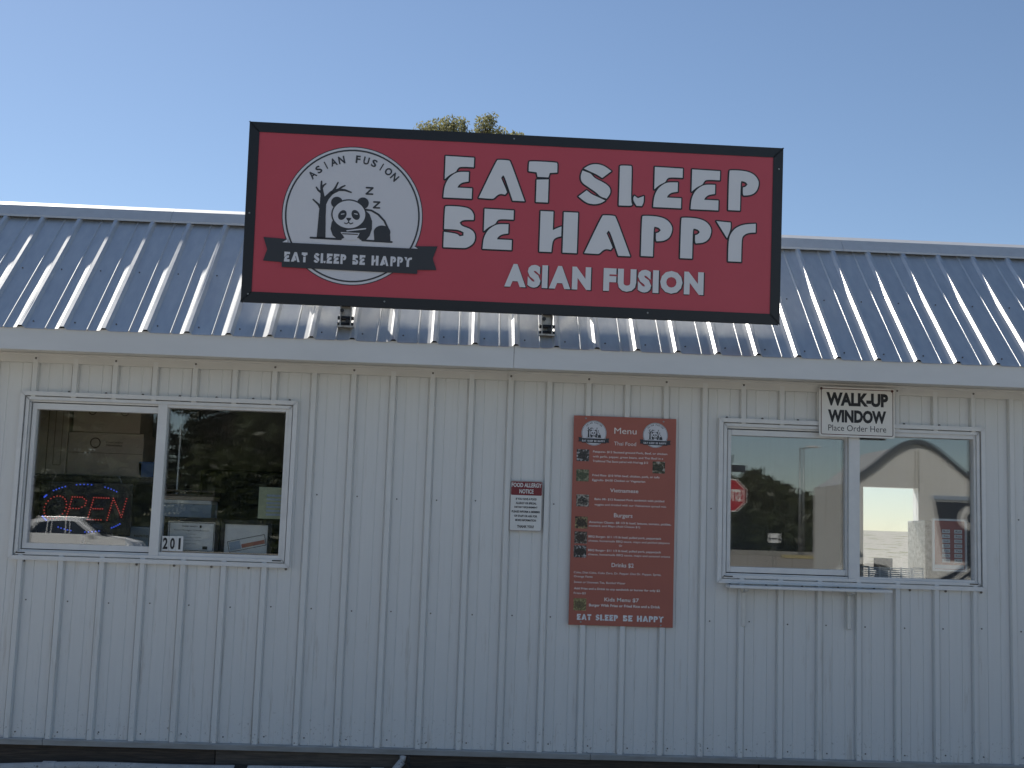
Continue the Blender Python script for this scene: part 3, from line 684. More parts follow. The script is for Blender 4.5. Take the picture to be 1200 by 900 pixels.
def foodmat(i, a, b, c):
    ma = bpy.data.materials.new('food_picture_%d' % i); ma.use_nodes = True; t = ma.node_tree; bs = t.nodes['Principled BSDF']; bs.inputs['Roughness'].default_value = .4
    tc = t.nodes.new('ShaderNodeTexCoord'); nz = t.nodes.new('ShaderNodeTexNoise'); nz.inputs['Scale'].default_value = 55+7*i; nz.inputs['Detail'].default_value = 3
    mp = t.nodes.new('ShaderNodeMapping'); mp.inputs['Location'].default_value = (i*1.7, i*.9, 0); t.links.new(tc.outputs['Object'], mp.inputs[0]); t.links.new(mp.outputs[0], nz.inputs['Vector'])
    r = t.nodes.new('ShaderNodeValToRGB'); e = r.color_ramp.elements; e[0].position = .38; e[1].position = .66; e[0].color = (*a, 1); e[1].color = (*c, 1); k = e.new(.5); k.color = (*b, 1)
    t.links.new(nz.outputs['Fac'], r.inputs[0]); t.links.new(r.outputs[0], bs.inputs['Base Color']); return ma
FP = [(.021, .938), (.466, .882), (.022, .821), (.026, .676), (.022, .549), (.021, .463), (.019, .383), (.026, .082)]
FC = [((.02, .02, .02), (.08, .07, .06), (.5, .5, .52)), ((.02, .025, .015), (.12, .10, .05), (.42, .40, .36)), ((.06, .08, .04), (.16, .16, .09), (.3, .3, .2)), ((.02, .018, .015), (.25, .22, .18), (.5, .48, .42)),
      ((.02, .015, .012), (.14, .10, .05), (.45, .36, .18)), ((.02, .015, .012), (.10, .07, .05), (.42, .4, .36)), ((.015, .013, .012), (.07, .06, .05), (.45, .45, .45)), ((.10, .08, .04), (.24, .20, .08), (.4, .36, .18))]
for i, ((a, b), c) in enumerate(zip(FP, FC)):
    MB().box(a, a+.073, -.0014, -.0006, b, b+.069).build('food_picture', foodmat(i, *c), menu)
    pf = MB(); flat(pf, ell(a+.036, b+.033, .028, .020, 20), -.0022); pf.build('food_plate', foodmat(i+20, c[0], c[0], c[1]), menu)

# ------------------------------------------------------------------ allergy notice
al = thing('allergy_notice', 'small white and dark red food allergy notice beside the menu board', 'notice', (.279, -.024, 1.635))
W_, H_ = .188, .289
def rrect(x0, x1, z0, z1, r, n=4):
    p = []
    for cx, cz, a in ((x1-r, z1-r, 0), (x0+r, z1-r, 90), (x0+r, z0+r, 180), (x1-r, z0+r, 270)):
        p += [(cx+r*math.cos(R(a+90*i/n)), cz+r*math.sin(R(a+90*i/n))) for i in range(n+1)]
    return p
MB().prism(rrect(0, W_, 0, H_, .010), 'y', 0, .003).build('plate', M['paper'], al)
q = MB(); flat(q, rrect(.005, W_-.005, .206, H_-.005, .006), -.0008); q.build('header', M['redink'], al)
q = MB()
for i in range(4):
    pass
st = rrect(.0025, W_-.0025, .0025, H_-.0025, .008); stroke(q, st, .0022, -.0004, closed=True, joint=False); q.build('edge_line', M['rust'], al)
q = MB(); add_text(q, 'FOOD ALLERGY', .007, W_-.007, .252, .277, -.0016, .03); add_text(q, 'NOTICE', .053, W_-.053, .216, .241, -.0016, .03); q.build('header_text', M['paper'], al)
q = MB()
for s, a, z in (('IF YOU HAVE A FOOD', .034, .178), ('ALLERGY OR SPECIAL', .034, .154), ('DIETARY REQUIREMENT', .027, .130), ('PLEASE INFORM A MEMBER', .012, .105), ('OF STAFF OR ASK FOR', .028, .080), ('MORE INFORMATION', .034, .056)):
    add_text(q, s, a, W_-a, z, z+.0125, -.0008, .035)
add_text(q, 'THANK YOU!', .046, W_-.046, .018, .034, -.0008, .035)
q.build('body_text', M['ink'], al, kind='stuff')

# ------------------------------------------------------------------ walk-up sign
wu = thing('walk_up_sign', 'white enamel WALK-UP WINDOW sign with rusty red border under the eave', 'sign', (2.076, -.050, 2.245))
W_, H_ = .450, .294
MB().prism(rrect(0, W_, 0, H_, .014), 'y', 0, .004).build('plate', M['signwhite'], wu)
q = MB(); stroke(q, rrect(.012, W_-.012, .013, H_-.012, .008), .0042, -.0006, closed=True, joint=False); q.build('border_line', M['rust'], wu)
q = MB(); add_text(q, 'WALK-UP', .042, W_-.040, .182, .262, -.001, .052); add_text(q, 'WINDOW', .052, W_-.052, .084, .160, -.001, .052); q.build('main_text', M['ink'], wu)
q = MB(); add_line(q, 'Place Order Here', .054, W_-.052, .035, .036, -.001, -.004); q.build('small_text', M['ink'], wu)
for x, z in ((.012, H_-.012), (W_-.016, H_-.014)): MB().tube((x, .004, z), (x, -.006, z), .009, .007, 8).build('screw', M['rust'], wu)
MB().box(.05, .40, .004, .018, .20, .27).build('spacer', M['dark'], wu)

# ------------------------------------------------------------------ house number on the glass
nb = thing('house_number', 'black 201 number stickers on white squares in the window corner', 'number sign', (-1.703, .0135, 1.455))
for i, ch in enumerate('201'):
    x = i*.0405; MB().box(x, x+.0385, 0, .0015, .0, .084+.001*i).build('sticker', M['paper'], nb)
    q = MB(); a, b = (x+.006, x+.033) if ch != '1' else (x+.013, x+.025)
    add_text(q, ch, a, b, .010, .075, -.0012, .035); q.build('digit', M['ink'], nb)

# ------------------------------------------------------------------ inside the left window
sill = MB().box(-2.50, -1.0, .09, .36, 1.405, 1.43).build('window_counter', M['inwall'], stand)
shelf = thing('wire_shelf', 'chrome wire shelf carrying cardboard boxes behind the left window', 'shelf', (-2.2, .70, .44))
f = MB()
for y_ in (.50, .62, .74, .88): f.tube((-.62, y_-.70, 1.415), (.36, y_-.70, 1.415), .004, n=6)
f.tube((-.62, -.20, 1.445), (.36, -.20, 1.445), .004, n=6)
for i in range(34):
    x = -.61+i*.0288; f.tube((x, -.20, 1.415), (x+.0144, -.20, 1.445), .0022, n=5); f.tube((x+.0144, -.20, 1.445), (x+.0288, -.20, 1.415), .0022, n=5)
for i in range(50): x = -.61+i*.0195; f.tube((x, -.20, 1.447), (x, .19, 1.447), .002, n=5)
f.build('wire_deck', M['wire'], shelf)
for x in (-.62, .36):
    for y_ in (-.2, .19): MB().tube((x, y_, 0), (x, y_, 2.0), .012, n=8).build('post', M['wire'], shelf)
def carton(name, label, x0, x1, y0, y1, z0, z1, art, grp='cardboard boxes on the wire shelf'):
    t = thing(name, label, 'box', ((x0+x1)/2, (y0+y1)/2, z0), grp); og = t.location.copy()
    MB().box(x0, x1, y0, y1, z0, z1).build('carton', M['card'], t, origin=og, bevel=.004)
    a = MB(); art(a, x0, y0-.0012, z0, x1-x0, z1-z0); a.build('print', M['cardink'], t, origin=og)
    return t
SZ = .44+1.450
def art_tall(a, x, y, z, w_, h):
    stroke(a, rrect(x+w_*.68, x+w_*.86, z+h*.12, z+h*.85, .004), .003, y, closed=True, joint=False); a.box(x+w_*.5, x+w_*.515, y, y+.001, z+.005, z+h-.005)
def art_top(a, x, y, z, w_, h):
    annulus(a, x+w_*.28, z+h*.55, .020, .026, y, 20); stroke(a, [(x+w_*.26, z+h*.55), (x+w_*.30, z+h*.58)], .008, y); annulus(a, x+w_*.76, z+h*.55, .022, .027, y, 20)
    add_text(a, 'PRODUCE', x+w_*.42, x+w_*.64, z+h*.5, z+h*.58, y, .02)
def art_mid(a, x, y, z, w_, h):
    annulus(a, x+w_*.36, z+h*.76, .026, .033, y, 20); add_text(a, 'CHICKEN', x+w_*.5, x+w_*.72, z+h*.76, z+h*.80, y, .02); add_text(a, 'TENDERS', x+w_*.5, x+w_*.72, z+h*.69, z+h*.73, y, .02)
    a.box(x+.004, x+w_-.004, y, y+.001, z+h*.52, z+h*.528)
carton('cardboard_box', 'tall narrow cardboard box at the left end of the wire shelf', -2.70, -2.452, .56, .85, SZ, 2.36, art_tall)
carton('cardboard_box', 'wide cardboard box on the wire shelf under another box', -2.447, -1.985, .56, .88, SZ, 2.155, art_mid)
carton('cardboard_box', 'cardboard box stacked on top behind the left window', -2.43, -2.015, .57, .88, 2.157, 2.40, art_top)
t = thing('plastic_tub', 'small blue plastic tub on the wire shelf beside the boxes', 'tub', (-1.945, .62, SZ)); MB().prism([(-.045, 0), (.045, 0), (.055, .085), (-.055, .085)], 'y', -.06, .06).build('body', M['bluebox'], t, bevel=.006); MB().box(-.058, .058, -.064, .064, .085, .095).build('lid', M['bluebox'], t, bevel=.003)
# LED open sign
op = thing('open_sign', 'LED sign spelling OPEN in red dots with blue arcs in the left window', 'open sign', (-2.195, .15, 1.44))
MB().box(-.27, .27, .012, .020, .09, .395).build('backing', M['black'], op, bevel=.004)
for x in (-.2, .2): MB().tube((x, .016, .395), (x*.9, .016, .44), .0015, n=5).build('hanging_wire', M['wire'], op)
MB().box(-.12, .12, -.01, .03, 0, .012).build('foot', M['black'], op); MB().box(-.012, .012, .02, .03, .012, .20).build('stem', M['black'], op)
def dots(pts, step):
    out = []
    for a, b in zip(pts[:-1], pts[1:]):
        a = Vector(a); b = Vector(b); n_ = max(1, round((b-a).length/step))
        out += [tuple(a+(b-a)*i/n_) for i in range(n_)]
    return out+[pts[-1]]
def leds(name, pts, ma, r=.0036):
    q = MB()
    for x, z in pts: q.tube((x, .013, z), (x, .0035, z), r, r*.8, 6)
    q.build(name, ma, op)
def it(x, z): return (x+.22*(z-.24), z)
Hh = .128; zb = .178
O = [(x, z) for x, z in ell(-.172, zb+Hh*.5, .062, Hh*.52, 22)]
leds('letter_led', [it(*p) for p in O], M['ledred'])
P_ = dots([(-.092, zb), (-.092, zb+Hh), (-.035, zb+Hh), (-.006, zb+Hh*.85), (-.006, zb+Hh*.62), (-.035, zb+Hh*.48), (-.085, zb+Hh*.48)], .0145); leds('letter_led', [it(*p) for p in P_], M['ledred'])
E_ = dots([(.118, zb+Hh), (.032, zb+Hh), (.032, zb), (.110, zb)], .0145)+dots([(.046, zb+Hh*.5), (.10, zb+Hh*.5)], .0145); leds('letter_led', [it(*p) for p in E_], M['ledred'])
N_ = dots([(.145, zb), (.145, zb+Hh), (.222, zb+.02), (.222, zb+Hh)], .0145); leds('letter_led', [it(*p) for p in N_], M['ledred'])
for a0, a1 in ((118, 136), (84, 103), (48, 66), (150, 156), (203, 214), (236, 254), (272, 290), (308, 322)):
    pts = [(.262*math.cos(R(t)), .243+.138*math.sin(R(t))) for t in [a0+(a1-a0)*i/4 for i in range(5)]]
    leds('arc_led', pts, M['ledblue'], .0042)
# papers and frames standing on the counter behind the right-hand pane
def framed(name, label, cat, x0, x1, z0, z1, y, art, wd=.018, fm='ink'):
    t = thing(name, label, cat, ((x0+x1)/2, y, z0-wd)); og = t.location.copy()
    MB().ring(x0-wd, x1+wd, z0-wd, z1+wd, wd+.003, y, y+.018).build('frame', M[fm], t, origin=og, bevel=.002)
    MB().box(x0, x1, y+.008, y+.012, z0, z1).build('sheet', M['paper'], t, origin=og)
    art(t, og, x0, y+.0068, z0, x1-x0, z1-z0); return t
def art_cert(t, og, x, y, z, w_, h):
    a = MB(); stroke(a, [(x+.012, z+.01), (x+w_-.012, z+.01), (x+w_-.012, z+h-.012), (x+.012, z+h-.012)], .003, y, closed=True, joint=False)
    add_text(a, 'Food Manager Certification', x+w_*.14, x+w_*.86, z+h*.66, z+h*.72, y); add_text(a, 'FOOD SAFETY', x+w_*.3, x+w_*.62, z+h*.80, z+h*.84, y, .02); a.box(x+w_*.66, x+w_*.70, y, y+.001, z+h*.78, z+h*.86)
    for q, (p, r_) in enumerate(((.38, .6), (.35, .7), (.3, .7), (.4, .62))): add_text(a, 'presented to holder', x+w_*p, x+w_*r_, z+h*(.56-.1*q), z+h*(.585-.1*q), y)
    a.box(x+w_*.74, x+w_*.84, y, y+.001, z+h*.10, z+h*.20); a.build('print', M['ink'], t, origin=og)
def art_mail(t, og, x, y, z, w_, h):
    def rot(px, pz): c, s = math.cos(R(13)), math.sin(R(13)); return (x+w_*.14+px*c-pz*s, z+h*.04+px*s+pz*c)
    a = MB(); stroke(a, [rot(0, 0), rot(.215, 0), rot(.215, .062), rot(0, .062)], .003, y-.001, closed=True, joint=False); a.build('print', M['ink'], t, origin=og)
    a = MB(); flat(a, [rot(.075, .010), rot(.21, .010), rot(.21, .032), rot(.075, .032)], y-.0005); a.build('red_band', M['redband'], t, origin=og)
    a = MB(); flat(a, [rot(.006, .008), rot(.070, .008), rot(.070, .055), rot(.006, .055)], y-.0005); a.build('blue_block', M['lblue'], t, origin=og)
M['redband'] = mat('pale_red_print', (.42, .16, .12), .6)
framed('framed_certificate', 'framed certificate standing behind the 201 number', 'certificate', -1.693, -1.414, 1.450, 1.631, .075, art_cert)
framed('framed_sheet', 'framed sheet with tilted red and blue flag print in the left window', 'picture frame', -1.367, -1.111, 1.450, 1.624, .080, art_mail)
t = thing('notice_sheet', 'pale green notice taped inside the left window at its right edge', 'notice', (-1.10, .062, 1.657)); MB().box(-.076, .09, 0, .002, 0, .182).build('sheet', M['greenp'], t)
q = MB()
for i in range(6): q.box(-.03, .085, -.0012, 0, .018+.022*i, .030+.022*i)
q.build('printed_lines', M['lblue'], t)
t = thing('storage_bin', 'pale blue storage bin behind the framed certificate', 'bin', (-1.655, .43, 1.431)); MB().prism([(-.135, 0), (.135, 0), (.145, .30), (-.145, .30)], 'y', -.08, .10).build('body', M['lblue'], t, bevel=.01); MB().box(-.152, .152, -.09, .11, .30, .322).build('lid', M['paper'], t, bevel=.004)
t = thing('wooden_tray', 'brown wooden tray resting on the pale blue storage bin', 'tray', (-1.645, .43, 1.754)); MB().box(-.15, .155, -.09, .10, 0, .022).build('base', M['card'], t, bevel=.003); MB().ring(-.155, .16, .022, .06, .012, -.092, .10).build('rim', M['wood2'], t)
t = carton('cardboard_box', 'low printed box at the bottom right of the OPEN sign', -1.98, -1.81, .27, .36, 1.431, 1.585, lambda a, x, y, z, w_, h: add_text(a, 'NAPKINS', x+w_*.3, x+w_*.8, z+h*.6, z+h*.7, y, .02), None)
for c in t.children:
    if c.name.startswith('carton'): c.data.materials[0] = M['lblue']
MB().box(-2.52, -.98, .088, .34, 1.38, 1.404).build('counter_support', M['inwall'], stand)
t = thing('dark_appliance', 'dark kitchen appliance in the back of the stand behind left window', 'appliance', (-1.35, 1.7, .44)); MB().box(-.45, .45, -.3, .3, 0, 1.55).build('body', M['black'], t, bevel=.02); MB().box(-.40, .40, -.32, -.30, .1, 1.2).build('door', M['navy'], t, bevel=.01); MB().tube((.36, -.35, .5), (.36, -.35, 1.0), .01, n=8).build('handle', M['pole'], t)

# ------------------------------------------------------------------ inside the walk-up window
t = thing('price_board', 'white framed price board with two columns of labels in the walk-up window', 'price board', (2.898, .075, 1.475)); og = t.location.copy()
MB().ring(2.795, 3.000, 1.483, 1.790, .010, .075, .087).build('frame', M['vinyl'], t, origin=og, bevel=.001)
MB().box(2.803, 2.992, .083, .086, 1.49, 1.783).build('backing', M['menu'], t, origin=og)
for i in range(7):
    for x in (2.853, 2.926):
        MB().box(x, x+.047, .0795, .0815, 1.535+.0285*i, 1.557+.0285*i).build('price_label', M['paper'], t, origin=og)
q = MB()
for i in range(7):
    for x in (2.853, 2.926): add_text(q, random.choice(['Fries', 'Soda', 'Tea', 'Rice', 'Roll']), x+.008, x+.039, 1.541+.0285*i, 1.551+.0285*i, .0785)
q.build('label_text', M['ink'], t, origin=og)
MB().box(2.808, 2.985, .0795, .0815, 1.497, 1.520).build('footer_label', M['paper'], t, origin=og)
t = thing('wire_basket', 'white wire basket on the counter inside the walk-up window', 'basket', (2.62, .20, 1.420)); f = MB()
for i in range(6): f.box(-.170, .165, -.004, .004, .012*i+.004, .012*i+.0085)
for i in range(6): f.box(-.170+.0655*i, -.164+.0655*i, -.0055, .0055, .0, .075)
for i in range(6): f.box(-.170, .165, .136, .144, .012*i+.004, .012*i+.0085)
for x in (-.17, .159): f.box(x, x+.006, -.004, .144, .07, .076); f.box(x, x+.006, -.004, .144, .0, .006)
f.build('wire_grid', M['vinyl'], t)
t = thing('order_tablet', 'small grey tablet standing above the white wire basket', 'tablet', (2.60, .37, 1.42)); MB().box(-.058, .058, 0, .012, .05, .125).build('screen', M['navy'], t, bevel=.003); MB().prism([(0.0, 0), (.09, 0), (.02, .07), (.012, .07)], 'x', -.03, .03).build('stand', M['black'], t)
MB().box(1.55, 3.05, .09, .42, 1.385, 1.418).build('service_counter', M['inwall'], stand)
t = thing('grey_cabinet', 'grey metal cabinet standing in front of the bright back window', 'cabinet', (3.68, 2.45, .44)); MB().box(-.10, .32, -.18, .2, 0, 1.385).build('body', M['steel'], t, bevel=.006); MB().box(-.09, .31, -.195, -.18, .1, 1.30).build('door', M['steel'], t, bevel=.004); MB().box(-.07, -.05, -.215, -.195, .7, .9).build('handle', M['black'], t)

# ------------------------------------------------------------------ pipe along the base
pp = thing('water_pipe', 'white plastic water pipe lying along the foot of the stand wall', 'pipe', (0, -.10, 0))
prev = None; pts = []
for i in range(60):
    x = BX0+i*.15; z = .245+.028*sstep(-2.7, -1.8, x)+.018*sstep(-1.4, .9, x)-.06*sstep(.9, 3.0, x)+.003*math.sin(x*5); pts.append((x, .008*math.sin(x*2.1), z))
q = MB()
for a, b in zip(pts[:-1], pts[1:]): q.tube(a, b, .024, n=14, cap=False)
q.build('pipe', M['pvc'], pp, smooth=True)
for x in (-2.16, -1.18, -.42, .36, 1.3):
    i = min(range(len(pts)), key=lambda j: abs(pts[j][0]-x)); a = Vector(pts[i]); MB().tube(a-Vector((.035, 0, 0)), a+Vector((.035, 0, 0)), .0285, n=14).build('coupling', M['rubber'] if x in (-1.18,) else M['pvc'], pp, smooth=False)
q = MB(); q.tube((-.335, .02, .262), (-.275, .03, .338), .021, n=12); q.tube((-.275, .03, .338), (-.272, .03, .366), .017, n=12); q.build('riser', M['pvc'], pp, smooth=True)
q = MB(); hp = [(-.232, -.015, .20), (-.225, -.015, .27), (-.24, .01, .33), (-.243, .03, .365)]
for a, b in zip(hp[:-1], hp[1:]): q.tube(a, b, .009, n=8)
q.build('hose', M['rubber'], pp, smooth=True)
for x in (-3.2, -1.6, .1, 2.0, 3.8): MB().box(x-.05, x+.05, -.06, .06, 0, .225).build('support_block', M['concrete'], pp)

# ------------------------------------------------------------------ trees
import numpy as np
def leaf_cloud(rng, clumps, n, size, flatten=.8):
    """clumps: (x,y,z,r); returns verts, faces of small leaf quads spread through the clumps"""
    c = np.array([q[:4] for q in clumps]); wts = c[:, 3]**2.2*np.array([q[4] if len(q) > 4 else 1 for q in clumps]); wts /= wts.sum()
    k = rng.choice(len(c), n, p=wts); d = rng.normal(size=(n, 3)); d /= np.linalg.norm(d, axis=1)[:, None]
    rad = rng.random(n)**.45; p = c[k, :3]+d*(c[k, 3]*rad)[:, None]*np.array([1, 1, flatten])
    a = rng.normal(size=(n, 3)); a /= np.linalg.norm(a, axis=1)[:, None]; b = np.cross(a, rng.normal(size=(n, 3))); b /= np.linalg.norm(b, axis=1)[:, None]
    s = size*(.6+.8*rng.random(n)); a *= s[:, None]; b *= (s*.42)[:, None]
    V = np.stack([p-a, p-b*.9, p+a, p+b*.9], 1).reshape(-1, 3); F = np.arange(n*4).reshape(-1, 4)
    return V, F
def tree(name, label, x, y, z0, height, clumps, n, size, leaf, seed, trunk_r=.16, group=None):
    rng = np.random.default_rng(seed); t = thing(name, label, 'tree', (x, y, z0), group)
    V, F = leaf_cloud(rng, clumps, n, size)
    me = bpy.data.meshes.new('crown'); me.from_pydata(V.tolist(), [], F.tolist()); me.materials.append(M[leaf]); o = bpy.data.objects.new('crown', me); col.objects.link(o); o.parent = t
    tk = MB(); cz = np.mean([c[2] for c in clumps]); cx = float(np.mean([c[0] for c in clumps])); cy = float(np.mean([c[1] for c in clumps]))
    fork = Vector((cx*.5, cy*.5, cz*.55)); tk.tube((0, 0, -.1), fork, trunk_r, trunk_r*.7, 9)
    mid = Vector((cx, cy, cz)); tk.tube(fork, mid, trunk_r*.68, trunk_r*.3, 8)
    for i, c in enumerate(clumps):
        b0 = fork.lerp(mid, rng.random()*.8); e = Vector((c[0], c[1], c[2]+c[3]*.3)); md = b0.lerp(e, .5)+Vector((0, 0, .12*c[3])); tk.tube(b0, md, trunk_r*.3, trunk_r*.17, 6); tk.tube(md, e, trunk_r*.17, trunk_r*.05, 6)
        for _ in range(4):
            q = Vector(rng.normal(size=3)).normalized()*c[3]*.8; tk.tube(md.lerp(e, .6), Vector((c[0], c[1], c[2]))+q, trunk_r*.08, trunk_r*.02, 5)
    tk.build('trunk', M['bark'], t, smooth=True); return t
tree('tall_tree', 'olive green tree top showing above the roof sign', -.15, 14, 0, 9, [(-.50, 0, 8.62, .30, 9), (-.26, .1, 8.76, .24, 9), (-.10, 0, 8.58, .22, 7), (-.78, 0, 8.62, .20, 7), (-.05, 0, 8.80, .10, 6), (.33, 0, 8.80, .22, 9), (.30, .1, 8.62, .22, 8), (.60, 0, 8.66, .12, 8), (.50, 0, 8.52, .22, 6), (.86, 0, 8.52, .20, 11), (.10, 0, 8.5, .22, 5), (.40, 0, 8.90, .15, 7),
      (-.6, .1, 7.6, .8), (.4, 0, 7.5, .8), (0, .2, 6.6, 1.2), (-.9, .4, 6.6, .9), (.8, -.2, 6.5, .9), (0, 0, 5.7, 1.2)], 8200, .036, 'leaf_olive', 3, .17)
rng = np.random.default_rng(11)
FAR = [(-31, -62, 12.5), (-25, -66, 14), (-19.5, -62, 13), (-14, -66, 14.5), (-8.5, -63, 12.5), (-3, -66, 13), (2.5, -64, 9.5), (8, -66, 6.0), (13.2, -62, 4.0), (17, -64, 4.4), (21.0, -66, 3.5), (26.5, -63, 3.2), (32, -66, 3.6), (38, -64, 4.2), (-28, -71, 14.5), (-22, -71, 15), (-11, -71, 14.5), (-5.5, -71, 14), (0, -71, 12.5)]
tl = ['tall dark tree at the left end of the far tree row', 'very tall dark tree second in the far row', 'tall dark tree straight behind the white parked car', 'tallest dark tree right of the white parked car', 'broad dark tree fifth in the far row', 'broad dark tree sixth in the far row', 'middle sized tree where the far row drops lower', 'lower dark tree left of the stop sign', 'small dark tree reflected beside the stop sign', 'rounded dark tree reflected left of the street lamp', 'small dark tree right of the street lamp', 'low tree behind the delivery van', 'low tree second to the right of the van', 'dark tree at the right end of the far row', 'dark treetop at the left of the rear row across the road', 'tall dark treetop second in the rear row across the road', 'dark treetop in the middle of the rear row across the road', 'dark treetop fourth in the rear row across the road', 'dark treetop at the right of the rear row across the road']
for i, (x, y, h) in enumerate(FAR):
    z0 = gz(x, y); cl = []
    wd = 2.2+h*.16
    for _ in range(26):
        t_ = rng.random(); cl.append((rng.normal()*wd*.5*(1-.45*t_), rng.normal()*wd*.4, h*(.16+.74*t_), wd*(.34+.24*rng.random())*(1-.3*t_)))
    tree('roadside_tree', tl[i], x, y, z0, h, cl, 9000, .30, 'leaf_dark', 40+i, .2, 'trees across the road')
# undergrowth filling the foot of the far row
V, F = leaf_cloud(rng, [(x_, -61+rng.normal()*1.0, gz(x_, -61)+.6+.9*rng.random(), 1.6+.6*rng.random()) for x_ in np.arange(-38, 44, 1.3)], 22000, .28)
me = bpy.data.meshes.new('undergrowth'); me.from_pydata(V.tolist(), [], F.tolist()); me.materials.append(M['leaf_dark']); o = bpy.data.objects.new('undergrowth', me); col.objects.link(o); o['kind'] = 'stuff'; o['label'] = 'dark bushy undergrowth along the far side of the road'; o['category'] = 'bushes'

# ------------------------------------------------------------------ things mirrored in the glass: across the lot
def wheel(parent, x, y, z, r, wdt, spokes=0):
    wh = bpy.data.objects.new('wheel', None); col.objects.link(wh); wh.parent = parent; wh.location = (x, y, z)
    q = MB(); n_ = 24
    prof = [(r*.62, -wdt/2), (r*.93, -wdt/2), (r, -wdt*.3), (r, wdt*.3), (r*.93, wdt/2), (r*.62, wdt/2)]
    for i in range(n_):
        for rr, yy in prof: a = 2*math.pi*i/n_; q.v.append((rr*math.cos(a), yy, rr*math.sin(a)))
    k = len(prof)
    for i in range(n_):
        for j in range(k): q.f.append((i*k+j, ((i+1) % n_)*k+j, ((i+1) % n_)*k+(j+1) % k, i*k+(j+1) % k))
    q.build('tyre', M['tyre'], wh, smooth=True)
    h = MB(); h.tube((0, -wdt*.42, 0), (0, wdt*.42, 0), r*.16, n=12)
    for s in (-1, 1):
        for i in range(spokes or 7):
            a = 2*math.pi*i/(spokes or 7); h.tube((0, s*wdt*.36, 0), (r*.62*math.cos(a), s*wdt*.40, r*.62*math.sin(a)), r*.07, r*.06, 6)
    annu = MB()
    for i in range(n_):
        a, b = 2*math.pi*i/n_, 2*math.pi*(i+1)/n_
        for s in (-1, 1): h.poly([(rr*math.cos(t_), s*wdt*.44, rr*math.sin(t_)) for rr, t_ in ((r*.54, a), (r*.66, a), (r*.66, b), (r*.54, b))])
    h.build('rim', M['rim'], wh); return wh
# parked car, side on, nose to +x
cx, cy = -14.9, -42.0
car = thing('parked_car', 'white car parked across the lot mirrored in the left window', 'car', (cx, cy, 0))
half = .88
low = [(-2.25, .42), (-2.32, .62), (-2.28, .90), (-2.15, .98), (-1.0, 1.0), (.75, .98), (1.55, .90), (2.10, .78), (2.25, .62), (2.22, .40), (1.88, .36), (1.80, .60), (1.50, .74), (1.20, .60), (1.12, .30), (-1.02, .30), (-1.10, .60), (-1.40, .74), (-1.70, .60), (-1.78, .36)]
MB().prism(low, 'y', -half, half).build('body', M['gwhite'], car, bevel=.05)
cabp = [(-2.10, .97), (-1.62, 1.50), (-1.30, 1.60), (-.2, 1.635), (.15, 1.60), (1.00, .98)]
q = MB(); ins = .14
def capt(p, s): t_ = (p[1]-.97)/.66; return (p[0], s*(half-.05-ins*t_), p[1])
nn = len(cabp); q.v = [capt(p, -1) for p in cabp]+[capt(p, 1) for p in cabp]; q.f = [tuple(range(nn)), tuple(range(2*nn-1, nn-1, -1))]+[(i, (i+1) % nn, nn+(i+1) % nn, nn+i) for i in range(nn)]
q.build('cabin', M['gwhite'], car, bevel=.03)
for s in (-1, 1):
    for w_ in ([(-1.72, 1.04), (-1.42, 1.44), (-.98, 1.50), (-.98, 1.04)], [(-.92, 1.04), (-.92, 1.505), (-.30, 1.535), (-.26, 1.04)], [(-.20, 1.04), (-.24, 1.535), (.06, 1.51), (.74, 1.04)]):
        q = MB(); q.poly([(p[0], capt(p, s)[1]+s*.012, p[1]) for p in w_]); q.build('side_window', M['carglass'], car)
    q = MB(); q.box(-.98, -.86, s*(half+.004)-.012, s*(half+.004)+.012, .82, .85); q.build('door_handle', M['gwhite'], car)
    MB().box(.62, .80, s*(half+.02)-.05, s*(half+.02)+.07*max(s, 0)+.05, .98, 1.10).build('mirror', M['gwhite'], car, bevel=.02)
    MB().tube((-1.4, s*.62, 1.66), (.0, s*.62, 1.68), .022, n=8).build('roof_rail', M['rim'], car)
    MB().box(2.05, 2.24, s*.62-.16, s*.62+.16, .62, .74).build('headlight', M['lampclear'], car, bevel=.02)
    MB().box(-2.32, -2.22, s*.66-.14, s*.66+.14, .74, .92).build('tail_light', M['lampred'], car, bevel=.015)
q = MB(); q.poly([(.96, -.70, 1.02), (.96, .70, 1.02), (.24, .60, 1.56), (.24, -.60, 1.56)]); q.v = [(a+.03, b, c+.02) for a, b, c in q.v]; q.build('windscreen', M['carglass'], car)
q = MB(); q.poly([(-2.06, -.66, 1.05), (-2.06, .66, 1.05), (-1.68, .60, 1.46), (-1.68, -.60, 1.46)]); q.v = [(a-.03, b, c+.02) for a, b, c in q.v]; q.build('rear_window', M['carglass'], car)
for x in (-1.40, 1.50):
    for s in (-1, 1): wheel(car, x, s*(half-.11), .34, .34, .22)
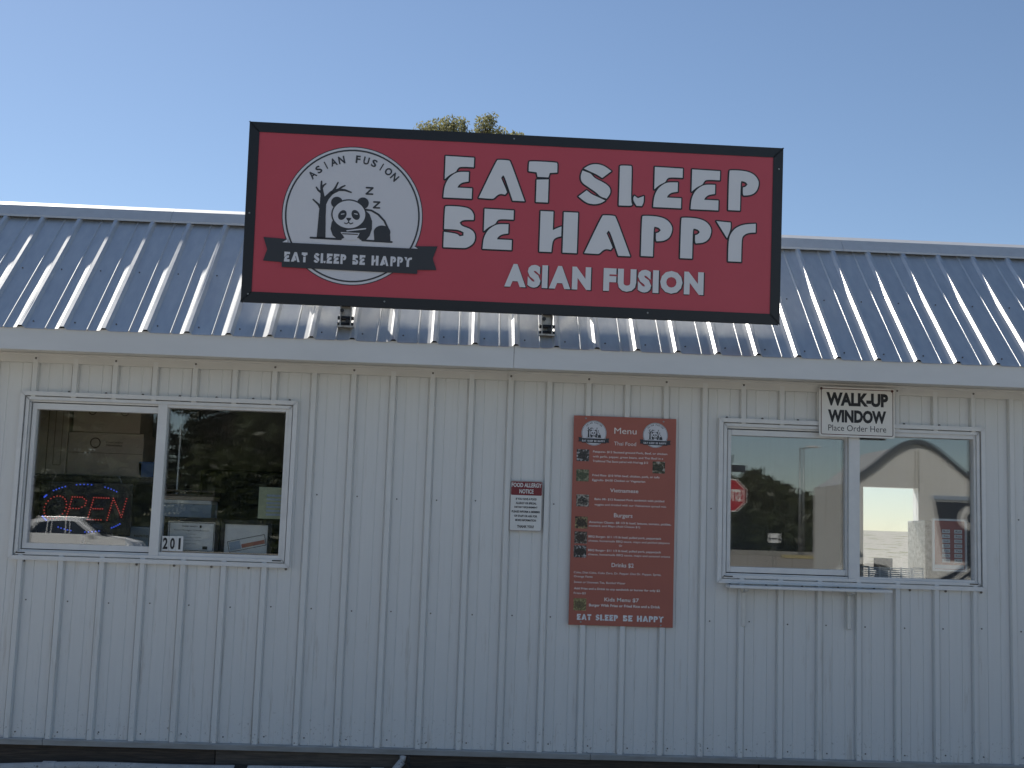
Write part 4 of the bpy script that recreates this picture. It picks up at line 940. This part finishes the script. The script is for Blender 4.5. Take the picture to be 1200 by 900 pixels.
# stop sign
sx_, sy_ = 6.02, -20.6
stp = thing('stop_sign', 'red octagonal stop sign on a metal post mirrored in walk-up window', 'stop sign', (sx_, sy_, 0))
oc = [(.40*math.cos(R(22.5+45*i)), .40*math.sin(R(22.5+45*i))) for i in range(8)]; oi = [(a*.93, b*.93) for a, b in oc]
ZC = 2.64
MB().prism([(a, b+ZC) for a, b in oc], 'y', .0, .004).build('plate', M['signwhite'], stp)
q = MB(); q.poly([(a, .006, b+ZC) for a, b in oi]); q.build('red_face', M['stopred'], stp)
q = MB(); add_text(q, 'STOP', -.28, .28, ZC-.14, ZC+.14, 0, .035); q.v = [(-a, .008, c) for a, b, c in q.v]; q.build('lettering', M['signwhite'], stp)
MB().tube((0, -.03, 0), (0, -.03, 3.5), .03, n=8).build('post', M['pole'], stp)
for i, z in enumerate((3.25, 3.45)):
    q = MB(); q.box(-.38, .38, -.035, -.025, z-.08, z+.08) if i == 0 else q.box(-.04, -.02, -.4, .36, z-.08, z+.08); q.build('street_name_blade', M['leafgreen'] if 'leafgreen' in M else M['navy'], stp)
# street lamp
lx, ly = 14.36, -45.0; lz = gz(lx, ly)
lam = thing('street_lamp', 'tall grey street lamp with short arm mirrored in walk-up window', 'street lamp', (lx, ly, lz)); top = 5.72-lz
MB().tube((0, 0, 0), (0, 0, top-.05), .075, .05, 10).build('pole', M['pole'], lam, smooth=True); MB().tube((0, 0, top-.12), (.40, 0, top), .03, n=8).build('arm', M['pole'], lam); MB().box(.25, .75, -.12, .12, top-.05, top+.04).build('lamp_head', M['vinyl'], lam, bevel=.02); MB().box(-.16, .16, -.16, .16, 0, .05).build('base', M['concrete'], lam)
# small sign on a stake
yx, yy_ = 9.42, -30.0; yz = gz(yx, yy_)
yd = thing('stake_sign', 'small white sign on a thin stake beside the road kerb', 'sign', (yx, yy_, yz)); MB().tube((0, 0, 0), (0, 0, 1.85-yz), .016, n=6).build('stake', M['pole'], yd); MB().box(-.16, .16, .014, .02, 1.60-yz, 1.88-yz).build('panel', M['paper'], yd); MB().box(-.13, .13, .021, .023, 1.70-yz, 1.74-yz).build('print', M['ink'], yd)
# parking kerb block
kx, ky = 14.2, -44; kz = gz(kx, ky)
o = MB().prism([(-.10, 0), (.10, 0), (.07, .13), (-.07, .13)], 'x', -.9, .9).build('parking_block', M['kerbyellow'], bevel=.01); o.location = (kx, ky, kz); tag(o, 'faded yellow concrete parking block near the street lamp', 'parking block')
# delivery van
vx, vy = 12.75, -30.0; vz = gz(vx, vy)
van = thing('delivery_van', 'white delivery van parked beside the cream wagon', 'van', (vx, vy, vz))
MB().prism([(-1.55, .35), (-1.6, .9), (-1.5, 2.0), (-1.38, 2.13), (2.9, 2.13), (2.95, .35)], 'y', -.95, .95).build('body', M['gwhite'], van, bevel=.06)
MB().box(-1.0, .1, .945, .965, 1.2, 1.8).build('side_window', M['carglass'], van, bevel=.01); q = MB(); q.poly([(-1.625, -.75, 1.15), (-1.625, .75, 1.15), (-1.545, .72, 1.9), (-1.545, -.72, 1.9)]); q.build('windscreen', M['carglass'], van)
for s in (-1, 1): MB().box(-1.64, -1.5, s*.7-.14, s*.7+.14, .72, .92).build('headlight', M['lampclear'], van, bevel=.02)
MB().box(.4, 1.9, .948, .958, .5, 2.0).build('sliding_door', M['gwhite'], van, bevel=.004); MB().box(-1.68, -1.55, -.85, .85, .38, .55).build('bumper', M['rubber'], van, bevel=.02)
for x in (-.95, 2.1):
    for s in (-1, 1): wheel(van, x, s*.84, .34, .34, .22)
# cream concession wagon with an arched roof line
wx, wy = 6.86, -11.2
wg = thing('concession_wagon', 'cream concession wagon with arched roof and dark lettered panel mirrored in glass', 'trailer', (wx, wy, 0))
top = []
for i in range(33):
    x = -1.02+2.9*i/32; top.append((x, 2.42+.74*math.exp(-(x/.76)**2)))
MB().prism([(-1.02, .55)]+top+[(1.88, .55)], 'y', -2.0, 0).build('body', M['cream'], wg)
band = MB()
for a, b in zip(top[:-1], top[1:]):
    band.prism([(a[0], a[1]+.005), (b[0], b[1]+.005), (b[0], b[1]+.075), (a[0], a[1]+.075)], 'y', -.10, .06)
band.build('roof_band', mat('roof_band_grey', (.10, .12, .14), .5), wg)
q = MB(); q.prism([(.42, 1.45), (.27, 2.31), (1.85, 2.31), (1.85, 1.35)], 'y', .0, .02); q.build('lettered_panel', M['navy'], wg)
q = MB(); q.prism([(.25, 2.34), (1.86, 2.34), (1.86, 2.40), (.23, 2.40)], 'y', .0, .02); q.build('stripe', M['lblue'], wg)
q = MB()
pts = ell(.92, 2.02, .26, .20, 14, 0, 20, 200)[::-1]; pts = [(.62, 2.02), (.66, 1.86), (.84, 1.74), (1.05, 1.66), (1.15, 1.56)]
stroke(q, ell(.93, 2.07, .24, .17, 16, 0, 30, 210)+[(.80, 1.93), (1.02, 1.84), (1.16, 1.72)], .10, -.025)
q.v = [(a, .028-(b+.025)*2, c) for a, b, c in q.v]; q.build('letter_s', M['cream'], wg)
q = MB(); q.tube((.0, .02, 3.06), (.0, .02, 2.45), .012, n=6); q.build('seam_strip', M['stucco'], wg)
for x in (-.72, 1.42):
    q = MB()
    for i in range(12):
        a, b = R(180*i/12), R(180*(i+1)/12); q.prism([(x+r_*math.cos(t_), .62+r_*math.sin(t_)) for r_, t_ in ((.74, a), (.84, a), (.84, b), (.74, b))], 'y', -.02, .12)
    q.build('wheel_arch', M['cream'], wg)
    for s in (-.02, -1.9): wheel(wg, x, s+.05, .62, .62, .20, 10)
MB().box(-1.0, 1.8, -1.9, -.1, .42, .56).build('chassis', M['black'], wg)
cv = [(-1.01+2.88*i/24, 1.10+.55*min(1.6, (-1.01+2.88*i/24)**2)) for i in range(25)]
MB().prism([(-1.01, .58)]+cv+[(1.87, .58)], 'y', .001, .014).build('lower_panel', M['navy'], wg)
for dz in (.10, .24):
    q = MB()
    for a, b in zip(cv[:-1], cv[1:]): q.prism([(a[0], a[1]-dz-.045), (b[0], b[1]-dz-.045), (b[0], b[1]-dz), (a[0], a[1]-dz)], 'y', .014, .022)
    q.build('curved_stripe', M['cream'], wg)
q = MB(); q.tube((-1.0, -1.0, .48), (-2.0, -1.0, .48), .04, n=8); q.build('drawbar', M['black'], wg); MB().tube((-1.9, -1.0, .02), (-1.9, -1.0, .48), .03, n=8).build('jack', M['pole'], wg)
